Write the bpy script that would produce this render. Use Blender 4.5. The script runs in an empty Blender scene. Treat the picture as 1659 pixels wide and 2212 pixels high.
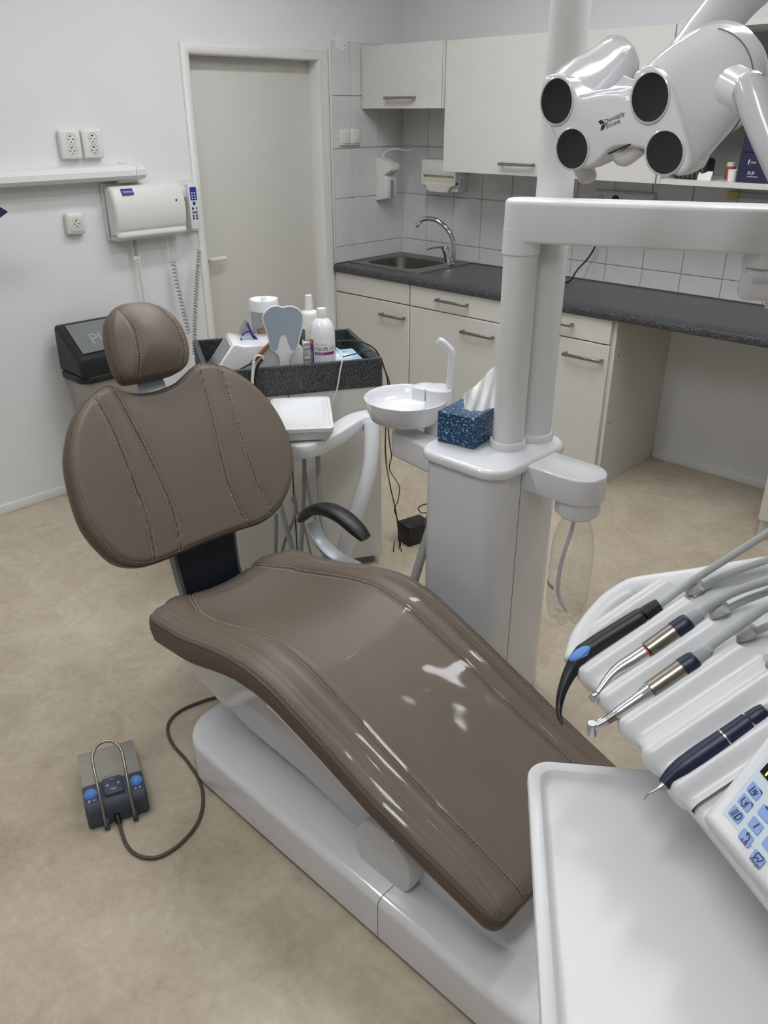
import bpy, bmesh, math, random
from mathutils import Vector, Matrix
random.seed(7)
SC = bpy.context.scene
COL = SC.collection
V = Vector
PI = math.pi

# ------------------------------------------------------------------ camera
FPX = 1743.78
CAM = V((3.61062, -3.91124, 1.67549))
RT = V((0.720701, 0.693243, -0.002177))
UP = V((-0.307119, 0.322096, 0.895506))
FW = V((-0.621504, 0.644724, -0.445043))
cd = bpy.data.cameras.new('camera')
cam = bpy.data.objects.new('camera', cd)
COL.objects.link(cam)
cam.matrix_world = Matrix(((RT.x, UP.x, -FW.x, CAM.x), (RT.y, UP.y, -FW.y, CAM.y), (RT.z, UP.z, -FW.z, CAM.z), (0, 0, 0, 1)))
cd.sensor_fit = 'HORIZONTAL'
cd.sensor_width = 36.0
cd.lens = FPX / 1659.0 * 36.0
cd.clip_start = 0.02
SC.camera = cam

# ------------------------------------------------------------------ world, lights, exposure
w = bpy.data.worlds.new('world')
SC.world = w
w.use_nodes = True
w.node_tree.nodes['Background'].inputs[0].default_value = (0.75, 0.8, 0.88, 1)
w.node_tree.nodes['Background'].inputs[1].default_value = 0.05
SC.view_settings.view_transform = 'Standard'
SC.view_settings.look = 'None'
SC.view_settings.gamma = 1.0
SC.view_settings.use_curve_mapping = False
SC.view_settings.exposure = 0.44
TUBE_POWER = 17.0                      # emission of the ceiling lamps' diffusers
CEIL_Z = 2.75
LAMPS = [(1.05, -1.7), (1.95, -1.7), (2.95, -1.5), (1.5, -3.5), (3.25, -4.0)]


def ray(px, py):
    return FW + RT * ((px - 829.5) / FPX) - UP * ((py - 1106.0) / FPX)


def H(px, py, x=None, y=None, z=None, d=None):
    """the point of the room seen at a photo pixel, on the plane x=, y= or z= (or at depth d)"""
    r = ray(px, py)
    if d is not None:
        return CAM + r * d
    if x is not None:
        t = (x - CAM.x) / r.x
    elif y is not None:
        t = (y - CAM.y) / r.y
    else:
        t = (z - CAM.z) / r.z
    return CAM + r * t


def HP(px, py, pt, n):
    r = ray(px, py)
    return CAM + r * ((V(pt) - CAM).dot(n) / r.dot(n))


# ------------------------------------------------------------------ materials
def lin(c):
    c = c / 255.0
    return c / 12.92 if c <= 0.04045 else ((c + 0.055) / 1.055) ** 2.4


def rgb(c):
    return (lin(c[0]), lin(c[1]), lin(c[2]), 1.0)


MATS = {}


def mat(name, col, rough=0.5, metal=0.0, var=0.04, vscale=6.0, bump=0.0, bscale=80.0, coat=0.0, spec=0.5, **kw):
    m = bpy.data.materials.new(name)
    m.use_nodes = True
    nt = m.node_tree
    b = nt.nodes['Principled BSDF']
    tc = nt.nodes.new('ShaderNodeTexCoord')
    n = nt.nodes.new('ShaderNodeTexNoise')
    n.inputs['Scale'].default_value = vscale
    n.inputs['Detail'].default_value = 4
    nt.links.new(tc.outputs['Object'], n.inputs['Vector'])
    cr = nt.nodes.new('ShaderNodeValToRGB')
    c = rgb(col)
    cr.color_ramp.elements[0].position = 0.3
    cr.color_ramp.elements[1].position = 0.7
    cr.color_ramp.elements[0].color = tuple(k * (1 - var) for k in c[:3]) + (1,)
    cr.color_ramp.elements[1].color = tuple(min(1, k * (1 + var)) for k in c[:3]) + (1,)
    nt.links.new(n.outputs['Fac'], cr.inputs['Fac'])
    nt.links.new(cr.outputs['Color'], b.inputs['Base Color'])
    b.inputs['Roughness'].default_value = rough
    b.inputs['Metallic'].default_value = metal
    b.inputs['Specular IOR Level'].default_value = spec
    b.inputs['Coat Weight'].default_value = coat
    b.inputs['Coat Roughness'].default_value = 0.06
    if bump > 0:
        n2 = nt.nodes.new('ShaderNodeTexNoise')
        n2.inputs['Scale'].default_value = bscale
        n2.inputs['Detail'].default_value = 3
        nt.links.new(tc.outputs['Object'], n2.inputs['Vector'])
        bp = nt.nodes.new('ShaderNodeBump')
        bp.inputs['Strength'].default_value = bump
        bp.inputs['Distance'].default_value = kw.get('bdist', 0.002)
        nt.links.new(n2.outputs['Fac'], bp.inputs['Height'])
        nt.links.new(bp.outputs['Normal'], b.inputs['Normal'])
    MATS[name] = m
    return m


def nodes(m):
    nt = m.node_tree
    return nt, nt.nodes['Principled BSDF']


mat('wall_paint', (226, 227, 228), 0.75, var=0.012, vscale=2.5, bump=0.12, bscale=60)
mat('ceiling_paint', (235, 235, 234), 0.85, var=0.01)
mat('door_paint', (206, 205, 198), 0.45, var=0.012, vscale=3)
mat('frame_paint', (222, 222, 218), 0.5, var=0.015, bump=0.15, bscale=30)
mat('tile_glaze', (212, 212, 212), 0.22, var=0.035, vscale=9, bump=0.05, bscale=14)
mat('grout', (150, 148, 142), 0.9, var=0.05, vscale=40)
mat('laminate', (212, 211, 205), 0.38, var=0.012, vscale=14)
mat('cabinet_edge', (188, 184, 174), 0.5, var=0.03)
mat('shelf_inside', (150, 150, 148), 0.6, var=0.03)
mat('nickel', (158, 152, 144), 0.36, metal=1.0, var=0.03, vscale=60)
mat('chrome', (215, 218, 222), 0.06, metal=1.0, var=0.01)
mat('steel', (150, 148, 144), 0.3, metal=1.0, var=0.05, vscale=40)
mat('steel_motor', (150, 143, 134), 0.3, metal=1.0, var=0.05, vscale=120)
mat('steel_light', (205, 207, 210), 0.25, metal=1.0, var=0.04, vscale=120)
mat('white_gloss', (226, 227, 230), 0.16, var=0.008, coat=0.5)
mat('white_satin', (224, 225, 226), 0.3, var=0.01)
mat('white_grey', (205, 206, 208), 0.2, var=0.01, coat=0.4)
mat('white_plastic', (222, 222, 219), 0.4, var=0.012)
mat('cream_plastic', (218, 217, 208), 0.35, var=0.015)
mat('column_silver', (222, 224, 222), 0.28, var=0.01, vscale=90)
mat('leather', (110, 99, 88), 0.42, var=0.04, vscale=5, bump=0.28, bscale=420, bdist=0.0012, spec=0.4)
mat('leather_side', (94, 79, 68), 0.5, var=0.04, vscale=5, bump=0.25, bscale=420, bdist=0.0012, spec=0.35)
mat('stitch', (140, 126, 113), 0.7, var=0.1, vscale=60)
mat('piping', (84, 71, 62), 0.5, var=0.05)
mat('navy_shell', (22, 30, 44), 0.45, var=0.05)
mat('grey_metal', (118, 124, 128), 0.45, metal=0.3, var=0.03)
mat('silver_plate', (176, 182, 186), 0.35, metal=0.6, var=0.03)
mat('black_plastic', (24, 25, 27), 0.42, var=0.08)
mat('black_rubber', (16, 16, 17), 0.55, var=0.08)
mat('black_gloss', (10, 12, 14), 0.06, var=0.1, coat=0.6)
mat('dark_navy', (22, 30, 62), 0.4, var=0.06)
mat('slate_blue', (68, 76, 90), 0.5, var=0.05)
mat('button_blue', (96, 146, 224), 0.4, var=0.03)
mat('key_blue', (140, 166, 222), 0.5, var=0.02)
mat('panel_blue', (206, 219, 226), 0.35, var=0.01)
mat('print_dark', (34, 38, 48), 0.6, var=0.05)
mat('print_white', (232, 234, 238), 0.6, var=0.02)
mat('print_grey', (120, 124, 140), 0.6, var=0.04)
mat('label_blue', (34, 52, 140), 0.45, var=0.03)
mat('label_white', (226, 226, 224), 0.5, var=0.02)
mat('label_purple', (132, 44, 122), 0.5, var=0.03)
mat('label_red', (196, 48, 36), 0.5, var=0.03)
mat('label_green', (78, 88, 62), 0.5, var=0.05)
mat('label_cream', (212, 214, 198), 0.5, var=0.03)
mat('mirror_grey', (152, 163, 176), 0.18, var=0.02)
mat('hose_grey', (176, 180, 178), 0.45, var=0.03)
mat('hose_dark', (150, 153, 150), 0.55, var=0.04)
mat('rubber_grey', (150, 156, 160), 0.6, var=0.04)
mat('cable_brown', (84, 72, 66), 0.5, var=0.05)
mat('copper', (166, 112, 66), 0.3, metal=0.9, var=0.06)
mat('salmon', (196, 150, 122), 0.4, var=0.05)
mat('strap_blue', (44, 44, 130), 0.5, var=0.05)
mat('tissue', (238, 238, 238), 0.85, var=0.02, bump=0.15, bscale=40)
mat('bin_steel', (172, 170, 164), 0.42, metal=0.55, var=0.06, vscale=12)
mat('smoke_flap', (122, 125, 125), 0.22, var=0.04)
mat('baseboard', (228, 228, 225), 0.5, var=0.02)
mat('yellow_block', (196, 184, 118), 0.6, var=0.05)
mat('box_navy', (30, 32, 66), 0.55, var=0.05)
mat('brown_card', (150, 112, 70), 0.7, var=0.06)
mat('jar_red', (172, 82, 70), 0.4, var=0.08)
mat('teal_blue', (40, 66, 92), 0.6, var=0.06)
mat('lilac_tube', (222, 219, 232), 0.4, var=0.02)
mat('paper_towel', (214, 208, 180), 0.9, var=0.03)
mat('red_ring', (186, 70, 60), 0.5, var=0.02)
mat('cable_black', (20, 18, 19), 0.45, var=0.05)


def emit(name, col, s):
    m = bpy.data.materials.new(name)
    m.use_nodes = True
    nt, b = nodes(m)
    b.inputs['Base Color'].default_value = rgb(col)
    b.inputs['Emission Color'].default_value = rgb(col)
    b.inputs['Emission Strength'].default_value = s
    MATS[name] = m


emit('tube_light', (250, 252, 255), TUBE_POWER)
emit('led_yellow', (255, 214, 60), 2.0)


def clear(name, tint, rough, gl=1.0, base=0.0):
    """thin clear plastic: transparent film with a Fresnel gloss"""
    m = bpy.data.materials.new(name)
    m.use_nodes = True
    nt = m.node_tree
    for n in list(nt.nodes):
        nt.nodes.remove(n)
    out = nt.nodes.new('ShaderNodeOutputMaterial')
    tr = nt.nodes.new('ShaderNodeBsdfTransparent')
    tc = nt.nodes.new('ShaderNodeTexCoord')
    nz = nt.nodes.new('ShaderNodeTexNoise')
    nz.inputs['Scale'].default_value = 9
    nt.links.new(tc.outputs['Object'], nz.inputs['Vector'])
    cr = nt.nodes.new('ShaderNodeValToRGB')
    c = rgb(tint)
    cr.color_ramp.elements[0].color = tuple(k * 0.97 for k in c[:3]) + (1,)
    cr.color_ramp.elements[1].color = c
    nt.links.new(nz.outputs['Fac'], cr.inputs['Fac'])
    nt.links.new(cr.outputs['Color'], tr.inputs['Color'])
    g = nt.nodes.new('ShaderNodeBsdfGlossy')
    g.inputs['Roughness'].default_value = rough
    lw = nt.nodes.new('ShaderNodeLayerWeight')
    lw.inputs['Blend'].default_value = 0.5
    pw = nt.nodes.new('ShaderNodeMath')
    pw.operation = 'POWER'
    pw.inputs[1].default_value = 4.0
    nt.links.new(lw.outputs['Facing'], pw.inputs[0])
    mul = nt.nodes.new('ShaderNodeMath')
    mul.operation = 'MULTIPLY_ADD'
    mul.inputs[1].default_value = gl
    mul.inputs[2].default_value = base
    nt.links.new(pw.outputs[0], mul.inputs[0])
    mx = nt.nodes.new('ShaderNodeMixShader')
    nt.links.new(mul.outputs[0], mx.inputs[0])
    nt.links.new(tr.outputs[0], mx.inputs[1])
    nt.links.new(g.outputs[0], mx.inputs[2])
    nt.links.new(mx.outputs[0], out.inputs[0])
    MATS[name] = m
    return m


clear('clear_film', (253, 252, 251), 0.05, 0.3, 0.022)
clear('clear_bottle', (251, 252, 251), 0.05, 0.75, 0.05)
clear('clear_cup', (232, 236, 240), 0.06, 0.5, 0.05)


def lens_mat():
    m = mat('lens_glass', (12, 14, 17), 0.04, var=0.5, vscale=14, coat=0.9)
    return m


lens_mat()

# floor: mottled beige vinyl
m = mat('floor_vinyl', (178, 163, 146), 0.32, var=0.0, spec=0.4)
nt, b = nodes(m)
tc = nt.nodes['Texture Coordinate']
n1 = nt.nodes['Noise Texture']
n1.inputs['Scale'].default_value = 7.0
n1.inputs['Detail'].default_value = 14
n1.inputs['Roughness'].default_value = 0.72
n1.inputs['Distortion'].default_value = 0.6
n2 = nt.nodes.new('ShaderNodeTexNoise')
n2.inputs['Scale'].default_value = 1.6
n2.inputs['Detail'].default_value = 4
nt.links.new(tc.outputs['Object'], n2.inputs['Vector'])
n3 = nt.nodes.new('ShaderNodeTexNoise')
n3.inputs['Scale'].default_value = 42.0
n3.inputs['Detail'].default_value = 6
n3.inputs['Roughness'].default_value = 0.7
nt.links.new(tc.outputs['Object'], n3.inputs['Vector'])
def mixv(a_, b_, f_):
    mx_ = nt.nodes.new('ShaderNodeMix')
    mx_.data_type = 'FLOAT'
    mx_.inputs[0].default_value = f_
    nt.links.new(a_, mx_.inputs[2])
    nt.links.new(b_, mx_.inputs[3])
    return mx_.outputs[0]
fac = mixv(mixv(n1.outputs['Fac'], n2.outputs['Fac'], 0.35), n3.outputs['Fac'], 0.25)
cr = nt.nodes['Color Ramp']
nt.links.new(fac, cr.inputs['Fac'])
cr.color_ramp.elements[0].position = 0.36
cr.color_ramp.elements[1].position = 0.64
cr.color_ramp.elements[0].color = rgb((166, 152, 132))
cr.color_ramp.elements[1].color = rgb((210, 199, 179))
e = cr.color_ramp.elements.new(0.5)
e.color = rgb((190, 177, 156))

# worktop: dark speckled stone laminate
def speckle(name, dark, light, scale, rough, lo=0.50, hi=0.68):
    m = mat(name, dark, rough, var=0.0, spec=0.45)
    nt, b = nodes(m)
    n1 = nt.nodes['Noise Texture']
    n1.inputs['Scale'].default_value = scale
    n1.inputs['Detail'].default_value = 3
    n1.inputs['Roughness'].default_value = 0.75
    cr = nt.nodes['Color Ramp']
    cr.color_ramp.elements[0].position = lo
    cr.color_ramp.elements[1].position = hi
    cr.color_ramp.elements[0].color = rgb(dark)
    cr.color_ramp.elements[1].color = rgb(light)
    return m


speckle('granite', (54, 55, 58), (124, 126, 128), 170, 0.34, 0.48, 0.70)
speckle('granite_cart', (36, 38, 41), (112, 116, 116), 190, 0.42, 0.46, 0.72)
# tissue box print: dark teal with white flecks
m = speckle('fleck_print', (18, 56, 92), (222, 234, 240), 150, 0.4, 0.52, 0.66)
nt, b = nodes(m)
cr = nt.nodes['Color Ramp']
e = cr.color_ramp.elements.new(0.58)
e.color = rgb((70, 122, 156))
# pastel box lid
m = speckle('pastel_print', (120, 176, 210), (196, 222, 236), 11, 0.3, 0.35, 0.65)
cr = m.node_tree.nodes['Color Ramp']
e = cr.color_ramp.elements.new(0.75)
e.color = rgb((206, 196, 170))
# brushed steel plate of the pedal
mat('pedal_plate', (170, 167, 158), 0.38, metal=0.35, var=0.08, vscale=14)


# ------------------------------------------------------------------ mesh helpers
def cat(pts, n=8, closed=False):
    """Catmull-Rom resampling"""
    pts = [V(p) for p in pts]
    N = len(pts)
    out = []
    rng = range(N if closed else N - 1)
    for i in rng:
        if closed:
            p0, p1, p2, p3 = pts[(i - 1) % N], pts[i], pts[(i + 1) % N], pts[(i + 2) % N]
        else:
            p1, p2 = pts[i], pts[i + 1]
            p0 = pts[i - 1] if i > 0 else p1 * 2 - p2
            p3 = pts[i + 2] if i + 2 < N else p2 * 2 - p1
        for k in range(n):
            t = k / n
            out.append(0.5 * ((2 * p1) + (p2 - p0) * t + (2 * p0 - 5 * p1 + 4 * p2 - p3) * t * t + (3 * p1 - p0 - 3 * p2 + p3) * t ** 3))
    if not closed:
        out.append(pts[-1].copy())
    return out


def interp(x, xs, ys):
    if x <= xs[0]:
        return ys[0]
    for i in range(len(xs) - 1):
        if x <= xs[i + 1]:
            t = (x - xs[i]) / (xs[i + 1] - xs[i])
            return ys[i] + (ys[i + 1] - ys[i]) * t
    return ys[-1]


def rrect(w, h, r, n=5, cx=0.0, cy=0.0):
    pts = []
    for (sx, sy, a0) in ((1, 1, 0), (-1, 1, 90), (-1, -1, 180), (1, -1, 270)):
        for k in range(n + 1):
            a = math.radians(a0 + 90 * k / n)
            pts.append((cx + sx * (w / 2 - r) + r * math.cos(a), cy + sy * (h / 2 - r) + r * math.sin(a)))
    return pts


def frame(o, ex, ey):
    ex = V(ex).normalized()
    ey = V(ey)
    ey = (ey - ex * ey.dot(ex)).normalized()
    ez = ex.cross(ey)
    o = V(o)
    return lambda a, b, c=0.0: o + ex * a + ey * b + ez * c


IDF = frame((0, 0, 0), (1, 0, 0), (0, 1, 0))


class MB:
    def __init__(s):
        s.v = []
        s.f = []

    def add(s, vs, fs):
        k = len(s.v)
        s.v += [V(p) for p in vs]
        s.f += [tuple(i + k for i in f) for f in fs]
        return s

    def bm(s, bm):
        bm.verts.index_update()
        s.add([v.co.copy() for v in bm.verts], [[v.index for v in f.verts] for f in bm.faces])
        bm.free()
        return s

    def box(s, lo, hi, b=0.0, seg=2, fr=None):
        bm = bmesh.new()
        bmesh.ops.create_cube(bm, size=1.0)
        lo, hi = V(lo), V(hi)
        for v in bm.verts:
            v.co = V([lo[i] + (v.co[i] + 0.5) * (hi[i] - lo[i]) for i in range(3)])
        if b > 0:
            bmesh.ops.bevel(bm, geom=list(bm.edges), offset=b, segments=seg, affect='EDGES', profile=0.5)
        if fr:
            for v in bm.verts:
                v.co = fr(*v.co)
        return s.bm(bm)

    def prism(s, poly, z0, z1, fr=IDF, b=0.0, b0=0.0, seg=3, sc0=1.0, sc1=1.0):
        """polygon extruded along the frame's third axis, top edge rounded by b, bottom by b0"""
        n = len(poly)
        cx = sum(p[0] for p in poly) / n
        cy = sum(p[1] for p in poly) / n
        # inward offset of the polygon
        def off(d):
            if d == 0:
                return [V((p[0], p[1])) for p in poly]
            out = []
            area = sum(poly[i][0] * poly[(i + 1) % n][1] - poly[(i + 1) % n][0] * poly[i][1] for i in range(n))
            sg = 1 if area > 0 else -1
            for i in range(n):
                a, c, e = V(poly[i - 1]).to_2d(), V(poly[i]).to_2d(), V(poly[(i + 1) % n]).to_2d()
                d1 = (c - a)
                d2 = (e - c)
                if d1.length < 1e-9:
                    d1 = d2
                if d2.length < 1e-9:
                    d2 = d1
                d1 = d1.normalized()
                d2 = d2.normalized()
                n1 = V((-d1.y, d1.x)) * sg
                n2 = V((-d2.y, d2.x)) * sg
                m_ = n1 + n2
                if m_.length < 1e-6:
                    m_ = n1
                m_.normalize()
                out.append(c + m_ * min(2.0 * d, d / max(0.3, m_.dot(n1))))
            return out
        rings = []
        if b0 > 0:
            for k in range(seg):
                a = PI / 2 * k / seg
                rings.append((off(b0 * (1 - math.sin(a))), z0 + b0 * (1 - math.cos(a))))
        rings.append((off(0), z0 + b0))
        rings.append((off(0), z1 - b))
        if b > 0:
            for k in range(1, seg + 1):
                a = PI / 2 * k / seg
                rings.append((off(b * (1 - math.cos(a))), z1 - b * (1 - math.sin(a))))
        vs = []
        N = len(rings)
        for i, (pl, z) in enumerate(rings):
            t = (z - z0) / (z1 - z0)
            sc = sc0 + (sc1 - sc0) * t
            for p in pl:
                vs.append(fr(cx + (p[0] - cx) * sc, cy + (p[1] - cy) * sc, z))
        fs = []
        for i in range(N - 1):
            for j in range(n):
                a, c = i * n + j, i * n + (j + 1) % n
                fs.append((a, c, c + n, a + n))
        fs.append(tuple(range(n))[::-1])
        fs.append(tuple((N - 1) * n + j for j in range(n)))
        return s.add(vs, fs)

    def lathe(s, prof, o=(0, 0, 0), axis=(0, 0, 1), seg=24, ex=None, cap=True):
        az = V(axis).normalized()
        ax = V(ex) if ex else (V((1, 0, 0)) if abs(az.x) < 0.8 else V((0, 1, 0)))
        ax = (ax - az * ax.dot(az)).normalized()
        ay = az.cross(ax)
        o = V(o)
        vs, fs = [], []
        n = len(prof)
        for (r, h) in prof:
            for k in range(seg):
                a = 2 * PI * k / seg
                vs.append(o + az * h + (ax * math.cos(a) + ay * math.sin(a)) * max(r, 1e-5))
        for i in range(n - 1):
            for k in range(seg):
                a, c = i * seg + k, i * seg + (k + 1) % seg
                fs.append((a, c, c + seg, a + seg))
        if cap:
            fs.append(tuple(range(seg))[::-1])
            fs.append(tuple((n - 1) * seg + k for k in range(seg)))
        return s.add(vs, fs)

    def tube(s, pts, r, seg=10, flat=None, upv=None, closed=False):
        """swept tube; r a number or list; flat=(a,b) for an elliptical or boxy section"""
        pts = [V(p) for p in pts]
        N = len(pts)
        vs, fs = [], []
        prev = None
        for i, p in enumerate(pts):
            a = pts[(i - 1) % N] if (closed or i > 0) else pts[0]
            c = pts[(i + 1) % N] if (closed or i < N - 1) else pts[-1]
            t = (c - a)
            t = t.normalized() if t.length > 1e-9 else V((0, 0, 1))
            if prev is None:
                u = V(upv) if upv else (V((0, 0, 1)) if abs(t.z) < 0.9 else V((1, 0, 0)))
            else:
                u = V(upv) if upv else prev
            u = u - t * u.dot(t)
            if u.length < 1e-6:
                u = t.orthogonal()
            u.normalize()
            prev = u
            w_ = t.cross(u)
            rr = r[i] if isinstance(r, (list, tuple)) else r
            for k in range(seg):
                an = 2 * PI * k / seg
                ca, sa = math.cos(an), math.sin(an)
                if flat:
                    fa = flat[i] if isinstance(flat, list) else flat
                    e_ = fa[2] if len(fa) > 2 else 1.0
                    ca = math.copysign(abs(ca) ** e_, ca)
                    sa = math.copysign(abs(sa) ** e_, sa)
                    vs.append(p + u * ca * fa[0] + w_ * sa * fa[1])
                else:
                    vs.append(p + (u * ca + w_ * sa) * rr)
        for i in range(N if closed else N - 1):
            i2 = (i + 1) % N
            for k in range(seg):
                k2 = (k + 1) % seg
                fs.append((i * seg + k, i * seg + k2, i2 * seg + k2, i2 * seg + k))
        if not closed:
            fs.append(tuple(range(seg))[::-1])
            fs.append(tuple((N - 1) * seg + k for k in range(seg)))
        return s.add(vs, fs)

    def loft(s, rings, cap=True, closed=True):
        n = len(rings[0])
        vs = [p for r_ in rings for p in r_]
        fs = []
        for i in range(len(rings) - 1):
            for k in range(n if closed else n - 1):
                k2 = (k + 1) % n
                fs.append((i * n + k, i * n + k2, (i + 1) * n + k2, (i + 1) * n + k))
        if cap and closed:
            fs.append(tuple(range(n))[::-1])
            fs.append(tuple((len(rings) - 1) * n + k for k in range(n)))
        return s.add(vs, fs)

    def text(s, body, size, fr, extr=0.0, align='CENTER'):
        cu = bpy.data.curves.new('t', 'FONT')
        cu.body = body
        cu.size = size
        cu.align_x = align
        cu.align_y = 'CENTER'
        cu.resolution_u = 2
        cu.extrude = extr
        ob = bpy.data.objects.new('t', cu)
        me = bpy.data.meshes.new_from_object(ob)
        s.add([fr(*v.co) for v in me.vertices], [tuple(p.vertices) for p in me.polygons])
        bpy.data.objects.remove(ob)
        bpy.data.curves.remove(cu)
        bpy.data.meshes.remove(me)
        return s


INV = {}


def O(name, mb, material, parent=None, sharp=38, local=False, fixn=True):
    me = bpy.data.meshes.new(name)
    vs = mb.v
    loc = V((0, 0, 0))
    if parent is not None and not local:
        inv = INV[parent.name]
        vs = [inv @ p for p in vs]
    elif parent is None:
        xs = [p.x for p in vs]
        ys = [p.y for p in vs]
        loc = V(((min(xs) + max(xs)) / 2, (min(ys) + max(ys)) / 2, min(p.z for p in vs)))
        vs = [p - loc for p in vs]
    me.from_pydata([tuple(p) for p in vs], [], mb.f)
    me.materials.append(MATS[material])
    if fixn:
        bm = bmesh.new()
        bm.from_mesh(me)
        bmesh.ops.recalc_face_normals(bm, faces=bm.faces)
        bm.to_mesh(me)
        bm.free()
    me.polygons.foreach_set('use_smooth', [True] * len(me.polygons))
    if sharp < 180:
        me.set_sharp_from_angle(angle=math.radians(sharp))
    me.update()
    ob = bpy.data.objects.new(name, me)
    COL.objects.link(ob)
    if parent is not None:
        ob.parent = parent
        INV[ob.name] = INV[parent.name]
    else:
        ob.location = loc
        INV[ob.name] = Matrix.Translation(-loc)
    return ob


def tag(o, label, category, group=None):
    o['label'] = label
    o['category'] = category
    if group:
        o['group'] = group
    return o


def struct(o):
    o['kind'] = 'structure'
    return o


def thing(name, label, category, loc=(0, 0, 0), rz=0.0, group=None):
    o = bpy.data.objects.new(name, None)
    COL.objects.link(o)
    o.empty_display_size = 0.05
    o.location = loc
    o.rotation_euler = (0, 0, rz)
    INV[o.name] = (Matrix.Translation(V(loc)) @ Matrix.Rotation(rz, 4, 'Z')).inverted()
    return tag(o, label, category, group)


def copy_tree(root, loc, label=None, rz=None):
    def rec(o, par):
        c = o.copy()
        COL.objects.link(c)
        c.parent = par
        for ch in [x for x in bpy.data.objects if x.parent == o]:
            rec(ch, c)
        return c
    r = rec(root, None)
    r.location = loc
    if rz is not None:
        r.rotation_euler = (0, 0, rz)
    if label:
        r['label'] = label
    return r

# ================================================================== THE ROOM
RX, RY = 5.4, -5.9
WT = 0.15
b = MB()
b.box((-WT, RY - WT, -0.1), (RX + WT, WT, 0.0))
struct(O('floor', b, 'floor_vinyl'))
b = MB()
b.box((-WT, RY - WT, CEIL_Z), (RX + WT, WT, CEIL_Z + 0.1))
struct(O('ceiling', b, 'ceiling_paint'))
DY0, DY1, DZ = -1.462, -0.655, 1.918
b = MB()
b.box((-WT, RY, 0), (0, DY0, CEIL_Z)).box((-WT, DY1, 0), (0, WT, CEIL_Z)).box((-WT, DY0, DZ), (0, DY1, CEIL_Z))
wall_left = struct(O('wall_left', b, 'wall_paint'))
b = MB()
b.box((0, 0, 0), (RX, WT, CEIL_Z))
wall_back = struct(O('wall_back', b, 'wall_paint'))
b = MB()
b.box((RX, RY, 0), (RX + WT, 0, CEIL_Z))
struct(O('wall_right', b, 'wall_paint'))
b = MB()
b.box((0, RY - WT, 0), (RX, RY, CEIL_Z))
struct(O('wall_front', b, 'wall_paint'))

# skirting
b = MB()
b.box((0.0, RY, 0), (0.012, DY0 - 0.06, 0.045), 0.003)
struct(O('baseboard_left', b, 'baseboard'))
b = MB()
b.box((1.86, -0.014, 0), (2.6, 0, 0.05), 0.003)
struct(O('baseboard_back', b, 'baseboard'))

# door frame (rounded steel frame, painted) and door leaf
b = MB()
pf_ = [(-0.003, -0.075), (-0.003, 0.004), (0.002, 0.011), (0.012, 0.016), (0.03, 0.0165), (0.040, 0.012), (0.046, 0.003), (0.046, -0.002)]
rings = [[V((x_, DY0 - u_, 0.0)) for u_, x_ in pf_], [V((x_, DY0 - u_, DZ - 0.002 + u_)) for u_, x_ in pf_],
         [V((x_, DY1 + u_ * 1.45, DZ - 0.002 + u_)) for u_, x_ in pf_], [V((x_, DY1 + u_ * 1.45, 0.0)) for u_, x_ in pf_]]
b.loft(rings)
struct(O('trim_1', b, 'frame_paint', sharp=50))
door = MB()
door.box((-0.115, DY0 - 0.004, 0.006), (-0.075, DY1 + 0.003, DZ - 0.003), 0.002)
door = O('door_1', door, 'door_paint')
struct(door)
hb = MB()
p = H(452, 566, x=-0.03)
q = H(488, 564, x=-0.03)
hz = 0.985
hb.tube([(-0.075, p.y + 0.012, hz), (-0.05, p.y + 0.012, hz)], 0.012, 12)
hb.tube(cat([(-0.052, p.y + 0.012, hz), (-0.032, p.y + 0.018, hz), (-0.028, p.y + 0.05, hz), (-0.03, q.y, hz - 0.002)], 5), 0.011, 12, flat=(0.012, 0.007))
O('door_handle', hb, 'cream_plastic', door)
hb = MB()
hb.box((-0.077, p.y - 0.008, hz - 0.1), (-0.070, p.y + 0.032, hz + 0.03), 0.003)
O('handle_plate', hb, 'door_paint', door)

# ------------------------------------------------------------------ tiles
ROWS = [0.872, 0.962, 1.225, 1.487, 1.750, 2.006]
def tile_mesh(w_, h_):
    bm = MB().box((-w_ / 2, -0.004, -h_ / 2), (w_ / 2, 0.004, h_ / 2), 0.0018, 1)
    me = bpy.data.meshes.new('tile')
    me.from_pydata([tuple(v) for v in bm.v], [], bm.f)
    me.materials.append(MATS['tile_glaze'])
    me.update()
    return me
TM = {}
def tile(parent, c, w_, h_, rz):
    k = (round(w_, 3), round(h_, 3))
    if k not in TM:
        TM[k] = tile_mesh(*k)
    o = bpy.data.objects.new('tile', TM[k])
    COL.objects.link(o)
    o.parent = parent
    o.location = INV[parent.name] @ V(c)
    o.rotation_euler = (0, 0, rz)
G = 0.003
colsA = [-0.572, -0.428, -0.212, -0.012]
for i in range(3):
    for j in range(5):
        y0, y1, z0, z1 = colsA[i], colsA[i + 1], ROWS[j], ROWS[j + 1]
        tile(wall_left, (0.0055, (y0 + y1) / 2, (z0 + z1) / 2), y1 - y0 - G, z1 - z0 - G, PI / 2)
colsB = [0.012, 0.212] + [0.212 + 0.2055 * k for k in range(1, 14)]
for i in range(len(colsB) - 1):
    for j in range(4):
        if j == 3 and i > 3:
            continue
        x0, x1, z0, z1 = colsB[i], colsB[i + 1], ROWS[j], ROWS[j + 1]
        tile(wall_back, ((x0 + x1) / 2, -0.0055, (z0 + z1) / 2), x1 - x0 - G, z1 - z0 - G, 0)
b = MB()
b.box((0.0, -0.576, 0.87), (0.005, 0, 2.006))
O('grout', b, 'grout', wall_left)
b = MB()
b.box((0.0, -0.005, 0.87), (2.9, 0, 1.75))
O('grout', b, 'grout', wall_back)
b = MB()
b.box((0, -0.586, 0.87), (0.012, -0.574, 2.008), 0.003)
struct(O('trim_2', b, 'frame_paint'))
b = MB()
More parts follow.
